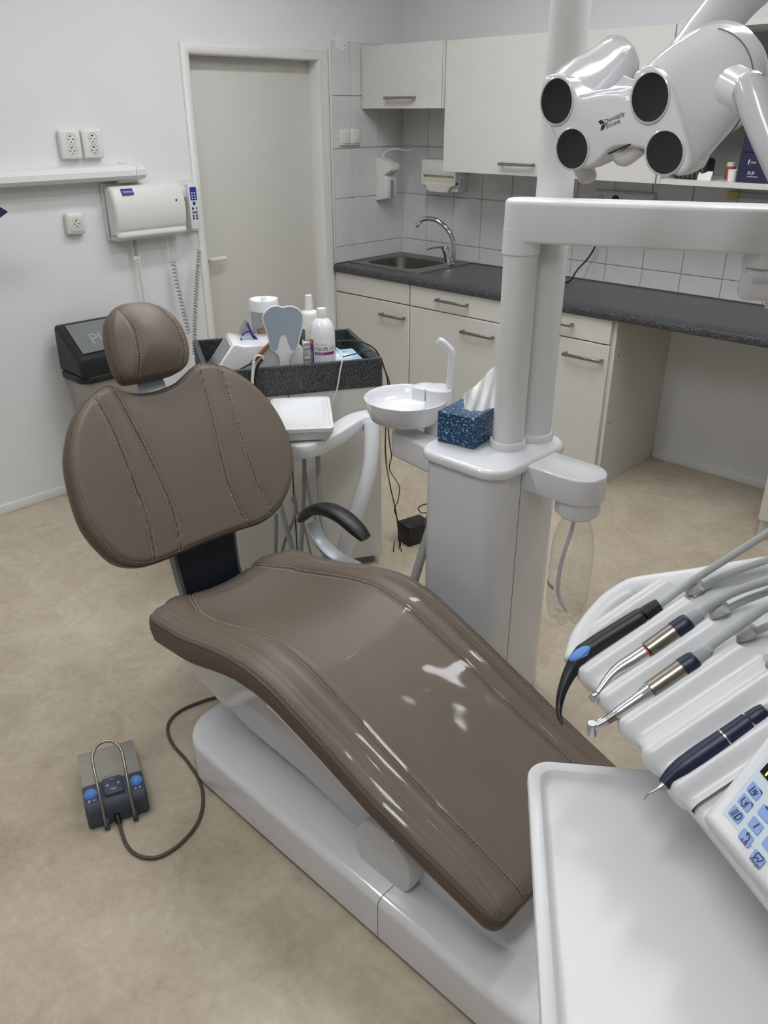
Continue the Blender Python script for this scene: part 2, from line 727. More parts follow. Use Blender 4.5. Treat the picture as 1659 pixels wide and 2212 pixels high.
b.box((0, -0.012, 0.87), (0.012, 0, 1.69), 0.004)
struct(O('trim_3', b, 'frame_paint'))

# ------------------------------------------------------------------ ceiling lamps (above the picture, they light the room)
ORD = ['nearest the door wall', 'second from the door wall', 'nearest the worktop shelf', 'over the foot pedal corner', 'behind the operator']
for k, (lx, ly) in enumerate(LAMPS):
    t = thing('ceiling_lamp', 'white ceiling lamp with a long flat diffuser ' + ORD[k], 'lamp', (lx, ly, CEIL_Z))
    for s in (-1, 1):
        b = MB()
        b.box((lx + s * 0.12 - 0.03, ly - 0.66, CEIL_Z - 0.05), (lx + s * 0.12 + 0.03, ly + 0.66, CEIL_Z), 0.004)
        O('side_rail', b, 'white_plastic', t)
        b = MB()
        b.box((lx - 0.09, ly + s * 0.63 - 0.03, CEIL_Z - 0.05), (lx + 0.09, ly + s * 0.63 + 0.03, CEIL_Z), 0.004)
        O('end_rail', b, 'white_plastic', t)
    b = MB()
    b.box((lx - 0.089, ly - 0.599, CEIL_Z - 0.03), (lx + 0.089, ly + 0.599, CEIL_Z - 0.02))
    O('diffuser', b, 'tube_light', t)

# ================================================================== KITCHEN
def bar_handle(x0, x1, y, z, parent, vert=False):
    """flat bar on two feet; y is the door face"""
    b = MB()
    b.box((x0, y - 0.036, z - 0.005), (x1, y - 0.026, z + 0.009), 0.0015, 1)
    for x in (x0, x1 - 0.012):
        b.box((x, y - 0.03, z - 0.005), (x + 0.012, y, z + 0.009), 0.0015, 1)
    return O('handle', b, 'nickel', parent)

def upper(name, label, x0, x1, z0, z1, hx0, hx1, hz, endp=False):
    t = thing(name, label, 'cabinet', ((x0 + x1) / 2, -0.17, z0))
    b = MB()
    b.box((x0, -0.333, z0 + 0.002), (x1, -0.0, z1), 0.001, 1)
    O('body', b, 'laminate', t)
    b = MB()
    b.box((x0 + 0.002, -0.352, z0), (x1 - 0.002, -0.334, z1), 0.0015, 1)
    d = O('door', b, 'laminate', t)
    bar_handle(hx0, hx1, -0.352, hz, d)
    return t
t = upper('wall_cabinet', 'short white wall cabinet above the sink', 0.012, 0.598, 1.686, 1.99, 0.214, 0.42, 1.735)
b = MB()
b.box((0.600, -0.352, 1.686), (0.613, 0.0, 1.992), 0.001, 1)
O('end_panel', b, 'laminate', t)
upper('wall_cabinet', 'tall white wall cabinet left of the white pillar', 0.617, 1.219, 1.387, 1.99, 1.0, 1.2, 1.437)
upper('wall_cabinet', 'tall white wall cabinet behind the operating lamp', 1.223, 1.83, 1.387, 1.988, 1.25, 1.45, 1.437)

# open shelf to the right
t = thing('shelf_unit', 'open white wall shelf with boxes and bottles', 'shelf', (2.4, -0.17, 1.387))
b = MB()
b.box((1.834, -0.352, 1.387), (1.852, 0, 1.988), 0.001, 1)
O('side_panel', b, 'laminate', t)
b = MB()
b.box((2.96, -0.352, 1.387), (2.978, 0, 1.988), 0.001, 1)
O('side_panel', b, 'laminate', t)
b = MB()
b.box((1.852, -0.35, 1.387), (2.96, 0, 1.408), 0.001, 1)
O('shelf_board', b, 'laminate', t)
b = MB()
b.box((1.852, -0.33, 1.70), (2.96, 0, 1.716), 0.001, 1)
O('shelf_board', b, 'laminate', t)
b = MB()
b.box((1.852, -0.352, 1.966), (2.96, 0, 1.988), 0.001, 1)
O('top_board', b, 'laminate', t)
b = MB()
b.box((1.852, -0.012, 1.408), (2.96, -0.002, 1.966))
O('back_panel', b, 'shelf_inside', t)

def base_cab(label, x0, x1, drawer, hxs, dhxs=None, side=False):
    t = thing('base_cabinet', label, 'cabinet', ((x0 + x1) / 2, -0.29, 0))
    b = MB()
    b.box((x0, -0.562, 0.1), (x1, -0.002, 0.828 if drawer else 0.71), 0.001, 1)
    O('body', b, 'laminate', t)
    b = MB()
    b.box((x0, -0.535, 0.0), (x1, -0.515, 0.1), 0.001, 1)
    O('plinth', b, 'laminate', t)
    b = MB()
    b.box((x0 + 0.002, -0.581, 0.717), (x1 - 0.002, -0.563, 0.827), 0.002, 1)
    d = O('drawer' if drawer else 'top_panel', b, 'laminate', t)
    if drawer and dhxs:
        bar_handle(dhxs[0], dhxs[1], -0.581, 0.776, d)
    b = MB()
    b.box((x0 + 0.002, -0.581, 0.105), (x1 - 0.002, -0.563, 0.711), 0.002, 1)
    d = O('door', b, 'laminate', t)
    bar_handle(hxs[0], hxs[1], -0.581, 0.638, d)
    if side:
        b = MB()
        b.box((x1, -0.562, 0.0), (x1 + 0.018, -0.002, 0.828), 0.001, 1)
        sp = O('side_panel', b, 'laminate', t)
        for (y_, z_) in ((-0.52, 0.66), (-0.52, 0.33)):
            b = MB()
            b.lathe([(0.004, 0.0), (0.004, 0.0012)], (x1 + 0.018, y_, z_), (1, 0, 0), 8)
            O('screw_hole', b, 'print_dark', sp)
    return t
base_cab('white sink cabinet under the basin next to the door', 0.004, 0.598, False, (0.39, 0.57))
base_cab('white base cabinet with drawer between sink cabinet and pillar', 0.602, 1.214, True, (0.982, 1.187), (0.806, 1.012))
base_cab('white base cabinet with drawer beside the open knee space', 1.218, 1.832, True, (1.606, 1.811), (1.44, 1.638), True)
t = base_cab('white base cabinet at the right end of the worktop', 2.622, 3.2, True, (2.7, 2.9), (2.75, 2.95))

# worktop
b = MB()
WX1 = 3.25
prof = [(-0.5, 0.83), (-0.588, 0.83), (-0.597, 0.834), (-0.602, 0.842), (-0.602, 0.858), (-0.598, 0.867), (-0.588, 0.87), (-0.5, 0.87)]
rings = [[V((x, y, z)) for (y, z) in prof] for x in (-0.0 + 0.012, WX1)]
b.loft(rings)
b.box((0.012, -0.5, 0.83), (0.06, -0.008, 0.87))
b.box((0.06, -0.066, 0.83), (0.555, -0.008, 0.87))
b.box((0.06, -0.5, 0.83), (0.555, -0.452, 0.87))
b.box((0.555, -0.5, 0.83), (WX1, -0.008, 0.87))
tag(O('worktop', b, 'granite'), 'dark grey speckled stone worktop along the tiled wall', 'worktop')

# sink
t = thing('sink', 'stainless steel inset sink in the corner of the worktop', 'sink', (0.29, -0.25, 0.87))
SX0, SX1, SY0, SY1 = 0.028, 0.585, -0.492, -0.022
bx0, bx1, by0, by1 = 0.085, 0.475, -0.425, -0.105
b = MB()
def ringz(w_, h_, r, cx, cy, z, n=6):
    return [V((p[0], p[1], z)) for p in rrect(w_, h_, r, n, cx, cy)]
cx, cy = (SX0 + SX1) / 2, (SY0 + SY1) / 2
bcx, bcy = (bx0 + bx1) / 2, (by0 + by1) / 2
rings = [ringz(SX1 - SX0, SY1 - SY0, 0.012, cx, cy, 0.8705), ringz(SX1 - SX0 - 0.002, SY1 - SY0 - 0.002, 0.012, cx, cy, 0.8765), ringz(SX1 - SX0 - 0.02, SY1 - SY0 - 0.02, 0.012, cx, cy, 0.8768),
         ringz(SX1 - SX0 - 0.03, SY1 - SY0 - 0.03, 0.014, cx, cy, 0.8735), ringz(bx1 - bx0 + 0.012, by1 - by0 + 0.012, 0.075, bcx, bcy, 0.8735), ringz(bx1 - bx0, by1 - by0, 0.07, bcx, bcy, 0.869)]
b.loft(rings, cap=False)
O('rim', b, 'steel', t)
b = MB()
rings = [ringz(bx1 - bx0, by1 - by0, 0.07, bcx, bcy, 0.869), ringz(bx1 - bx0 - 0.01, by1 - by0 - 0.01, 0.07, bcx, bcy, 0.80), ringz(bx1 - bx0 - 0.03, by1 - by0 - 0.03, 0.075, bcx, bcy, 0.745),
         ringz(bx1 - bx0 - 0.07, by1 - by0 - 0.07, 0.08, bcx, bcy, 0.728), ringz(0.12, 0.12, 0.055, bcx, bcy, 0.722), ringz(0.01, 0.01, 0.004, bcx, bcy, 0.72)]
b.loft(rings)
b.f.pop(-2)
bas = O('basin', b, 'steel', t)
for k in range(4):
    b = MB()
    b.box((bx1 - 0.0095, bcy - 0.02 + 0.015 * k, 0.818), (bx1 - 0.004, bcy - 0.012 + 0.015 * k, 0.842), 0.001, 1)
    O('overflow_slot', b, 'black_plastic', bas)

# tap
p = H(971, 572, z=0.874)
t = thing('tap', 'chrome swan-neck mixer tap at the sink', 'tap', (p.x, p.y, 0.874))
top = H(972, 543, y=p.y)
b = MB()
ax = V((-0.30, -0.05, 1)).normalized()
b.lathe([(0.0, 0.0), (0.027, 0.0), (0.027, 0.006), (0.022, 0.012), (0.021, 0.065), (0.024, 0.085), (0.022, 0.102), (0.0, 0.108)], p, ax, 20)
O('body', b, 'chrome', t)
b = MB()
sp0 = p + V((0.012, 0.012, 0.03))
tip = H(902, 484, x=p.x - 0.15)
wq = lambda a, c: H(780 + a / 5.925, 300 + c / 5.925, x=p.x)   # same plane guess
dirh = (V((0.28, -0.255, 0)) - V((p.x, p.y, 0))).normalized()
def neck(s_, z_):
    return V((p.x + 0.022, p.y + 0.01, 0)) + dirh * s_ + V((0, 0, z_))
pl = [neck(0.0, 0.90), neck(0.0, 0.965), neck(0.012, 1.02), neck(0.05, 1.075), neck(0.105, 1.112), neck(0.16, 1.122), neck(0.205, 1.112), neck(0.228, 1.085)]
cp = cat(pl, 6)
b.tube(cp, 0.0125, 14)
e0 = cp[-1]
b.lathe([(0.0135, 0), (0.0145, 0.005), (0.0145, 0.018), (0.011, 0.02)], e0 + V((0, 0, 0.006)), (dirh * 0.35 + V((0, 0, -1))), 14)
O('spout', b, 'chrome', t)
b = MB()
lv = p + ax * 0.095
b.tube(cat([lv, lv + V((-0.02, -0.03, 0.006)), lv + V((-0.045, -0.065, 0.004)), lv + V((-0.065, -0.09, -0.006))], 5), 0.01, 10, flat=[(0.009, 0.016)] * 5 + [(0.006, 0.015)] * 5 + [(0.005, 0.012)] * 6)
O('lever', b, 'chrome', t)

# soap dispenser on the left wall (arm lever)
t = thing('soap_dispenser', 'white elbow-lever soap dispenser on the tiles beside the sink', 'dispenser', (0.05, -0.2, 1.195))
prof = [(0.01, 1.195), (0.098, 1.212), (0.104, 1.222), (0.104, 1.318), (0.094, 1.332), (0.078, 1.338), (0.132, 1.366), (0.135, 1.376), (0.13, 1.398), (0.06, 1.424), (0.01, 1.432)]
b = MB()
b.prism(prof, 0.0, 0.082, frame((0, -0.16, 0), (1, 0, 0), (0, 0, 1)), b=0.006, b0=0.006)
O('body', b, 'white_plastic', t)
b = MB()
b.prism(rrect(0.028, 0.098, 0.006, 4), 0, 0.003, frame((0.1035, -0.2, 1.266), (0, 1, 0), (0, 0, 1)), b=0.001)
O('window', b, 'rubber_grey', t)
b = MB()
b.tube(cat([(0.028, -0.2, 1.42), (0.034, -0.195, 1.452), (0.07, -0.185, 1.472), (0.12, -0.165, 1.476), (0.165, -0.15, 1.47), (0.185, -0.13, 1.472)], 5), 0.006, 10, flat=(0.004, 0.007))
O('lever', b, 'white_plastic', t)

# paper towel dispenser on the back wall
t = thing('towel_dispenser', 'white paper towel dispenser on the tiles above the tap', 'dispenser', (0.4, -0.06, 1.24))
b = MB()
fr = frame((0, 0, 0), (1, 0, 0), (0, 0, 1))
x0, x1 = 0.27, 0.525
# side profile swept along x with an opening in front
b.box((x0, -0.13, 1.345), (x1, -0.008, 1.428), 0.008)
b.box((x0, -0.105, 1.262), (x1, -0.008, 1.35), 0.004)
b.box((x0, -0.13, 1.30), (x0 + 0.012, -0.1, 1.352), 0.003)
b.box((x1 - 0.012, -0.13, 1.30), (x1, -0.1, 1.352), 0.003)
b.prism([(x0, 1.31), (x0, 1.298), (x0 + 0.035, 1.29), (x0 + 0.06, 1.258), (x1 - 0.06, 1.258), (x1 - 0.035, 1.29), (x1, 1.298), (x1, 1.31)], 0.1, 0.13, fr, b=0.003)
O('body', b, 'white_plastic', t)
b = MB()
b.box((x0 + 0.014, -0.122, 1.305), (x1 - 0.014, -0.1, 1.335), 0.004)
O('towel', b, 'paper_towel', t)
b = MB()
b.box((x1 - 0.001, -0.075, 1.29), (x1 + 0.0006, -0.071, 1.33))
O('level_slot', b, 'print_dark', t)

# double light switch on the tiles
t = thing('light_switch', 'white double light switch on the tiles next to the door', 'switch', (0.01, -0.455, 1.5))
for s in (0, 1):
    b = MB()
    y0 = -0.533 + 0.079 * s
    b.box((0.009, y0, 1.502), (0.027, y0 + 0.079, 1.585), 0.006)
    O('housing', b, 'white_plastic', t)
    b = MB()
    b.box((0.022, y0 + 0.009, 1.512), (0.034, y0 + 0.071, 1.575), 0.005)
    O('rocker', b, 'cream_plastic', t)

# round junction cover above the switch
t = thing('junction_cover', 'round white junction box cover at the top of the tile strip', 'cover', (0.01, -0.515, 1.96))
p = H(737, 92, x=0.01)
b = MB()
b.lathe([(0.042, 0.0), (0.042, 0.006), (0.038, 0.011), (0.0, 0.012)], (0.002, p.y, p.z), (1, 0, 0), 28)
O('disc', b, 'wall_paint', t)
b = MB()
b.lathe([(0.018, 0.0), (0.018, 0.004), (0.0, 0.006)], (0.002, p.y - 0.022, p.z + 0.045), (1, 0, 0), 16)
O('plaster_bump', b, 'wall_paint', t)
b = MB()
b.lathe([(0.003, 0.0), (0.003, 0.001)], (0.0138, p.y + 0.022, p.z - 0.012), (1, 0, 0), 8)
O('screw_hole', b, 'print_dark', t)


# sockets
def socket_face(b_w, b_d, y, z, r=0.0205):
    """one round recess with pins, in local coordinates facing +x"""
    b_d.lathe([(r, 0.0), (r, 0.0006)], (0.0235, y, z), (1, 0, 0), 24)

def socket(name, label, n, loc, wd, ht, grp=None):
    t = thing(name, label, 'socket', loc, 0, grp)
    x, y, z = loc
    b = MB()
    b.box((x, y - wd / 2, z), (x + 0.034, y + wd / 2, z + ht), 0.010, 3)
    O('housing', b, 'white_plastic', t)
    for k in range(n):
        zc = z + ht * ((k + 0.5) / n) if n > 1 else z + ht * 0.52
        if n > 1:
            zc = z + ht / 2 + (k - 0.5) * 0.045
        fc = MB()
        s_ = min(wd, ht / n) * 0.39 if n == 1 else 0.0
        if n == 1:
            fc.box((x + 0.03, y - 0.031, zc - 0.034), (x + 0.038, y + 0.031, zc + 0.034), 0.004)
            O('face_plate', fc, 'cream_plastic', t)
        xx = x + (0.0385 if n == 1 else 0.0345)
        rc = MB()
        rc.lathe([(0.0215, 0.0), (0.0215, 0.0016), (0.0198, 0.0018), (0.0188, 0.0), (0.0, -0.0004)], (xx - 0.001, y, zc), (1, 0, 0), 24)
        f_ = O('recess', rc, 'cabinet_edge', t)
        for (a, c, r) in ((-0.0095, -0.002, 0.003), (0.0095, -0.002, 0.003), (0.0, -0.0125, 0.0028)):
            pn = MB()
            pn.lathe([(r, 0.0), (r, 0.001)], (xx - 0.0007, y + a, zc + c), (1, 0, 0), 10)
            O('pin_hole', pn, 'print_dark', f_)
        pn = MB()
        pn.box((xx - 0.001, y - 0.007, zc + 0.008), (xx + 0.0004, y + 0.004, zc + 0.0125), 0.0003, 1)
        O('earth_slot', pn, 'print_dark', f_)
    return t
socket('wall_socket', 'left of the two white double sockets above the wall lamp', 2, (0, -2.113, 1.492), 0.094, 0.115)
socket('wall_socket', 'right of the two white double sockets above the wall lamp', 2, (0, -2.012, 1.492), 0.094, 0.115)
socket('wall_socket', 'white single socket under the wall lamp', 1, (0, -2.149, 1.188), 0.082, 0.09)
# socket strip on the back wall behind the arm
t = thing('socket_strip', 'white four-gang socket strip on the tiles behind the white arm', 'socket', (1.51, -0.01, 1.238))
b = MB()
b.box((1.355, -0.034, 1.236), (1.675, -0.008, 1.318), 0.008, 3)
O('housing', b, 'white_plastic', t)
for k in range(4):
    b = MB()
    x = 1.395 + 0.08 * k
    b.box((x - 0.034, -0.038, 1.243), (x + 0.034, -0.03, 1.311), 0.005)
    fpl = O('face_plate', b, 'white_plastic', t)
    if k < 2:
        b = MB()
        b.lathe([(0.021, 0.0), (0.021, 0.001), (0.0, 0.0012)], (x, -0.038, 1.28), (0, -1, 0), 20)
        O('recess', b, 'cabinet_edge' if k == 0 else 'black_plastic', fpl)
# black cord on the worktop
b = MB()
b.tube(cat([(1.40, -0.03, 1.243), (1.405, -0.045, 1.13), (1.395, -0.045, 1.05), (1.37, -0.06, 0.99), (1.345, -0.09, 0.945), (1.335, -0.11, 0.92), (1.335, -0.15, 0.885), (1.32, -0.2, 0.876), (1.27, -0.27, 0.8755), (1.2, -0.3, 0.8755)], 6), 0.0045, 8)
tag(O('worktop_lead', b, 'cable_black'), 'thin black cord hanging from the socket strip onto the worktop', 'cord')
# strip with a yellow block under the shelf
t = thing('wall_strip', 'grey strip with a yellow end block on the tiles under the shelf', 'strip', (2.15, -0.02, 1.32))
b = MB()
b.box((2.075, -0.03, 1.322), (2.5, -0.008, 1.347), 0.003)
O('strip', b, 'hose_grey', t)
b = MB()
b.box((2.028, -0.04, 1.316), (2.076, -0.008, 1.35), 0.003)
O('end_block', b, 'yellow_block', t)

# ================================================================== DENTAL CHAIR
YC = -2.763
chair = thing('dental_chair', 'reclined dental treatment chair in taupe leather on a white base', 'dental chair', (2.5, YC, 0))

# ---- base
def seat_ring():
    pass
b = MB()
fullp = rrect(1.34, 0.592, 0.13, 8, 2.635, YC)
def clip(poly, x, left):
    out = []
    n = len(poly)
    for i in range(n):
        p, q = poly[i], poly[(i + 1) % n]
        ip = (p[0] <= x) == left
        iq = (q[0] <= x) == left
        if ip:
            out.append(p)
        if ip != iq:
            t = (x - p[0]) / (q[0] - p[0])
            out.append((x, p[1] + (q[1] - p[1]) * t))
    return out
b.prism(fullp, 0.014, 0.135, b=0.022, seg=6)
bc = O('base_cover', b, 'white_gloss', chair)
b = MB()
jw, jr = 0.2967, 0.022
cs_ = [(-jw, 0.014), (-jw, 0.1355 - jr)] + [(-jw + jr * (1 - math.cos(PI / 2 * k / 6)), 0.1355 - jr * (1 - math.sin(PI / 2 * k / 6))) for k in range(1, 7)]
cs_ = cs_ + [(-a_, z_) for a_, z_ in reversed(cs_)]
b.prism(cs_, 0.0, 0.0016, frame((2.766, YC, 0), (0, 1, 0), (0, 0, 1)))
O('cover_joint', b, 'grey_metal', bc)
b = MB()
b.prism(rrect(1.32, 0.572, 0.12, 8, 2.635, YC), 0.0, 0.016)
O('base_foot', b, 'black_rubber', chair)
# fairing that rises to the front pivot
fr = frame((0, 0, 0), (1, 0, 0), (0, 0, 1))       # third axis is -y
b = MB()
b.prism([(2.52, 0.06), (2.58, 0.128), (2.66, 0.20), (2.74, 0.27), (2.80, 0.275), (2.86, 0.22), (3.0, 0.16), (3.1, 0.13), (3.16, 0.06)], -YC - 0.2, -YC + 0.2, fr, b=0.03, b0=0.03, seg=5)
O('pivot_fairing', b, 'white_gloss', chair)
b = MB()
b.lathe([(0.0, 0.0), (0.085, 0.0), (0.088, 0.003), (0.088, 0.05), (0.084, 0.056), (0.0, 0.058)], (2.728, -2.95, 0.187), (0, -1, 0), 40)
O('pivot_cover', b, 'white_grey', chair)
# lift arm
b = MB()
arm = [(2.03, 0.22), (2.08, 0.185), (2.177, 0.163), (2.388, 0.150), (2.6, 0.110), (2.68, 0.115), (2.72, 0.17), (2.72, 0.235), (2.66, 0.29), (2.45, 0.355), (2.3, 0.36), (2.12, 0.33)]
b.prism(arm, -YC - 0.185, -YC + 0.185, fr, b=0.03, b0=0.03, seg=5)
O('lift_arm', b, 'white_grey', chair)
# shell under the hip
b = MB()
sh = cat([(1.865, 0.40, 0), (1.86, 0.33, 0), (1.90, 0.27, 0), (1.98, 0.235, 0), (2.08, 0.208, 0), (2.13, 0.222, 0), (2.19, 0.285, 0), (2.30, 0.36, 0), (2.42, 0.395, 0), (2.5, 0.40, 0), (2.4, 0.43, 0), (2.2, 0.42, 0), (2.0, 0.40, 0)], 3, True)
b.prism([(p.x, p.y) for p in sh], -YC - 0.21, -YC + 0.21, fr, b=0.045, b0=0.045, seg=6)
O('seat_shell', b, 'white_gloss', chair)

# ---- seat cushion
PX = [1.825, 1.88, 1.94, 2.04, 2.15, 2.25, 2.33, 2.42, 2.5, 2.6, 2.7, 2.8, 2.9, 3.0, 3.055]
PZ = [0.438, 0.447, 0.455, 0.470, 0.500, 0.523, 0.530, 0.517, 0.490, 0.452, 0.411, 0.373, 0.338, 0.305, 0.286]
prof = cat([(x, 0, z) for x, z in zip(PX, PZ)], 14)
NP = len(prof) - 1
def prof_at(u):
    f = max(0.0, min(1.0, u)) * NP
    i = min(NP - 1, int(f))
    p = prof[i].lerp(prof[i + 1], f - i)
    a, c = prof[max(0, i - 2)], prof[min(NP, i + 3)]
    t = (c - a).normalized()
    return p, t, V((-t.z, 0, t.x))
def halfw(x):
    w_ = interp(x, [1.82, 2.0, 2.3, 2.75, 3.06], [0.262, 0.272, 0.283, 0.276, 0.258])
    d = x - PX[0]
    r = 0.062
    if d < r:
        w_ -= r - math.sqrt(max(0, r * r - (r - d) ** 2))
    d = PX[-1] - x
    r = 0.03
    if d < r:
        w_ -= r - math.sqrt(max(0, r * r - (r - d) ** 2))
    return w_
SEAM_I, SEAM_O1, SEAM_O2 = 0.172, 0.232, 0.247
def seam_i(x):
    return interp(x, [1.83, 1.86, 1.95, 2.05, 2.3, 3.06], [0.11, 0.125, 0.16, 0.172, 0.171, 0.172])
def seam_o(x):
    return interp(x, [1.83, 1.9, 2.2, 2.5, 2.75, 2.9, 3.0, 3.06], [0.205, 0.228, 0.243, 0.245, 0.232, 0.225, 0.23, 0.24])
def seat_h(x, y):
    a = abs(y)
    w_ = halfw(x)
    si, so = seam_i(x), seam_o(x)
    hip = math.exp(-((x - 2.03) / 0.16) ** 2)
    h = -0.030 * hip * max(0, 1 - (a / 0.19) ** 2)
    h += -0.012 * max(0, 1 - (a / si) ** 2)
    h += 0.010 * math.exp(-((a - (si + so) / 2) / 0.03) ** 2)          # bolster
    h -= 0.0075 * math.exp(-((a - si) / 0.0065) ** 2)                  # seam grooves
    for d in (-0.007, 0.007):
        h -= 0.002 * math.exp(-((a - so - d) / 0.004) ** 2)
    e = max(0.0, (a - (w_ - 0.022)) / 0.022)
    h -= 0.014 * e * e
    for d in (x - PX[0], PX[-1] - x):
        if d < 0.03:
            h -= 0.012 * (1 - d / 0.03) ** 2
    return h
def seat_pt(u, v, lift=0.0):
    p, t, n = prof_at(u)
    w_ = halfw(p.x)
    y = v * w_
    q = p + n * (seat_h(p.x, y) + lift)
    return V((q.x, YC + y, q.z))
def seat_xy(u, y, lift=0.0):
    p, t, n = prof_at(u)
    q = p + n * (seat_h(p.x, y) + lift)
    return V((q.x, YC + y, q.z)), t, n
NU, NV = 190, 130
us = [i / NU for i in range(NU + 1)]
us = [0.0, 0.002, 0.005, 0.009, 0.014] + [u for u in us if 0.016 < u < 0.988] + [0.99, 0.995, 0.998, 1.0]
def warp(v):
    return math.copysign(1 - (1 - abs(v)) ** 1.25, v)
vv = [warp(-1 + 2 * j / NV) for j in range(NV + 1)]
rows = [[seat_pt(u, v) for v in vv] for u in us]
b = MB()
b.loft(rows, closed=False)
seat = O('seat_cushion', b, 'leather', chair, sharp=180)
# perimeter loop -> side walls
per = [(u, -1.0) for u in us] + [(1.0, v) for v in vv[4:-4:4]] + [(u, 1.0) for u in reversed(us)] + [(0.0, v) for v in reversed(vv[4:-4:4])]
loop, outn = [], []
for (u, v) in per:
    loop.append(seat_pt(u, v))
nL = len(loop)
cen = sum(loop, V()) / nL
rings = []
def thick(x):
    return interp(x, [1.82, 2.0, 2.3, 2.6, 3.06], [0.085, 0.082, 0.068, 0.052, 0.04])
spec = [(0.0, 0.0), (0.006, 0.08), (0.008, 0.35), (0.004, 0.7), (-0.010, 0.93), (-0.03, 1.0)]
for (o_, dn) in spec:
    rg = []
    for i in range(nL):
        a, c = loop[(i - 2) % nL], loop[(i + 2) % nL]
        t = (c - a)
        u = per[i][0]
        _, tt, n = prof_at(u)
        out = t.cross(n)
        if out.length < 1e-6:
            out = V((0, -1, 0))
        out.normalize()
        if out.dot(loop[i] - cen) < 0:
            out = -out
        rg.append(loop[i] + out * o_ - n * (thick(loop[i].x) * dn))
    rings.append(rg)
b = MB()
b.loft(rings)
# the pan closes it from below
b.f.pop(-1)
b.f.pop(-1)
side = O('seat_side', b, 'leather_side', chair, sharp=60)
b = MB()
b.tube([p + V((0, 0, 0.0005)) for p in loop], 0.0032, 6, closed=True)
O('piping', b, 'piping', seat)

def stitch_row(b, pts, nrm, step=0.0085, ln=0.0052, wd=0.0013, hh=0.0009):
    """small raised stitches along a polyline"""
    acc = 0.0
    nxt = 0.0
    for i in range(len(pts) - 1):
        p, q = pts[i], pts[i + 1]
        L = (q - p).length
        while nxt <= acc + L and L > 0:
            t = (nxt - acc) / L
            c = p.lerp(q, t)
            d = (q - p) / L
            n = nrm[i]
            s_ = d.cross(n).normalized()
            e0, e1 = c - d * ln / 2, c + d * ln / 2
            b.add([e0 - s_ * wd / 2, e0 + s_ * wd / 2, e1 + s_ * wd / 2, e1 - s_ * wd / 2, c - d * ln * 0.3 + n * hh, c + d * ln * 0.3 + n * hh],
                  [(0, 1, 4), (1, 2, 5, 4), (2, 3, 5), (3, 0, 4, 5)])
            nxt += step
        acc += L
def seat_line(fy, u0, u1, lift=0.0006):
    pts, nr = [], []
    for k in range(241):
        u = u0 + (u1 - u0) * k / 240
        p, _, _ = prof_at(u)
        q, t, n = seat_xy(u, fy(p.x), lift)
        pts.append(q)
        nr.append(n)
    return pts, nr
b = MB()
for s in (-1, 1):
    for off in (-0.0048, 0.0048):
        pts, nr = seat_line(lambda x: s * (seam_i(x) + off), 0.012, 0.99)
        stitch_row(b, pts, nr, ln=0.0064, wd=0.0034, hh=0.0018)
        pts, nr = seat_line(lambda x: s * (seam_o(x) + off * 1.25), 0.02, 0.985)
        stitch_row(b, pts, nr, step=0.0075, ln=0.005, wd=0.0022, hh=0.0012)
    pts, nr = seat_line(lambda x: s * (halfw(x) - 0.008), 0.06, 0.985, 0.0008)
    stitch_row(b, pts, nr, step=0.0075, ln=0.005, wd=0.0022, hh=0.0012)
o = O('stitching', b, 'stitch', seat, sharp=180, fixn=False)
o['kind'] = 'stuff'
b = MB()
for s in (-1, 1):
    pts, nr = seat_line(lambda x: s * seam_i(x), 0.012, 0.99, -0.0002)
    b.tube(pts, 0.0016, 5)
o = O('seam_line', b, 'piping', seat)
o['kind'] = 'stuff'
# pale edge of the seat pan below the foot end
for s in (-1, 1):
    b = MB()
    pts = []
    for k in range(40):
        u = 0.50 + 0.49 * k / 39
        p, t, n = prof_at(u)
        q = p - n * (thick(p.x) + 0.001)
        pts.append(V((q.x, YC + s * (halfw(p.x) - 0.006), q.z)))
    b.tube(pts, 0.003, 8, flat=(0.004, 0.010, 0.6))
    O('seat_pan_edge', b, 'white_satin', chair)
b = MB()
rows = []
for k in range(30):
    u = 0.05 + 0.93 * k / 29
    p, t, n = prof_at(u)
    q = p - n * (thick(p.x) - 0.004)
    q2 = p - n * (thick(p.x) + 0.012)
    w_ = halfw(p.x) - 0.03
    rows.append([V((q.x, YC - w_, q.z)), V((q.x, YC + w_, q.z)), V((q2.x, YC + w_, q2.z)), V((q2.x, YC - w_, q2.z))])
b.loft(rows)
O('seat_pan', b, 'white_grey', chair)

# clear plastic cover over the foot half
b = MB()
rows = []
rs = random.Random(5)
waves = [(rs.uniform(6, 30), rs.uniform(-30, 30), rs.uniform(0, 6.28), rs.uniform(0.3, 1)) for _ in range(9)]
def wrinkle(x, y):
    return sum(a * math.sin(fx * x * 2 + fy * y * 2 + ph) for fx, fy, ph, a in waves) / 4.0
NUf, NVf = 90, 90
for i in range(NUf + 1):
    row = []
    for j in range(NVf + 1):
        v = -1 + 2 * j / NVf
        u0 = 0.52 + 0.02 * math.sin(3 * v + 0.5) - 0.06 * v
        u = u0 + (1.0 - u0) * i / NUf
        p, t, n = prof_at(u)
        y = v * (halfw(p.x) + 0.004)
        amp = 0.0006 + 0.0022 * math.exp(-((i / NUf - 0.16) / 0.12) ** 2) * math.exp(-((v + 0.1) / 0.55) ** 2) + 0.0012 * (i / NUf) ** 6
        lift = 0.0035 + amp * (1 + wrinkle(p.x, y))
        q, t, n = seat_xy(u, v * halfw(p.x), lift)
        # the film bridges the seams instead of following the grooves
        si = seam_i(p.x)
        q += n * (0.0045 * math.exp(-((abs(y) - si) / 0.006) ** 2))
        q.y = YC + y
        row.append(q)
    rows.append(row)
b.loft(rows, closed=False)
O('foot_cover', b, 'clear_film', chair, sharp=180, fixn=False)

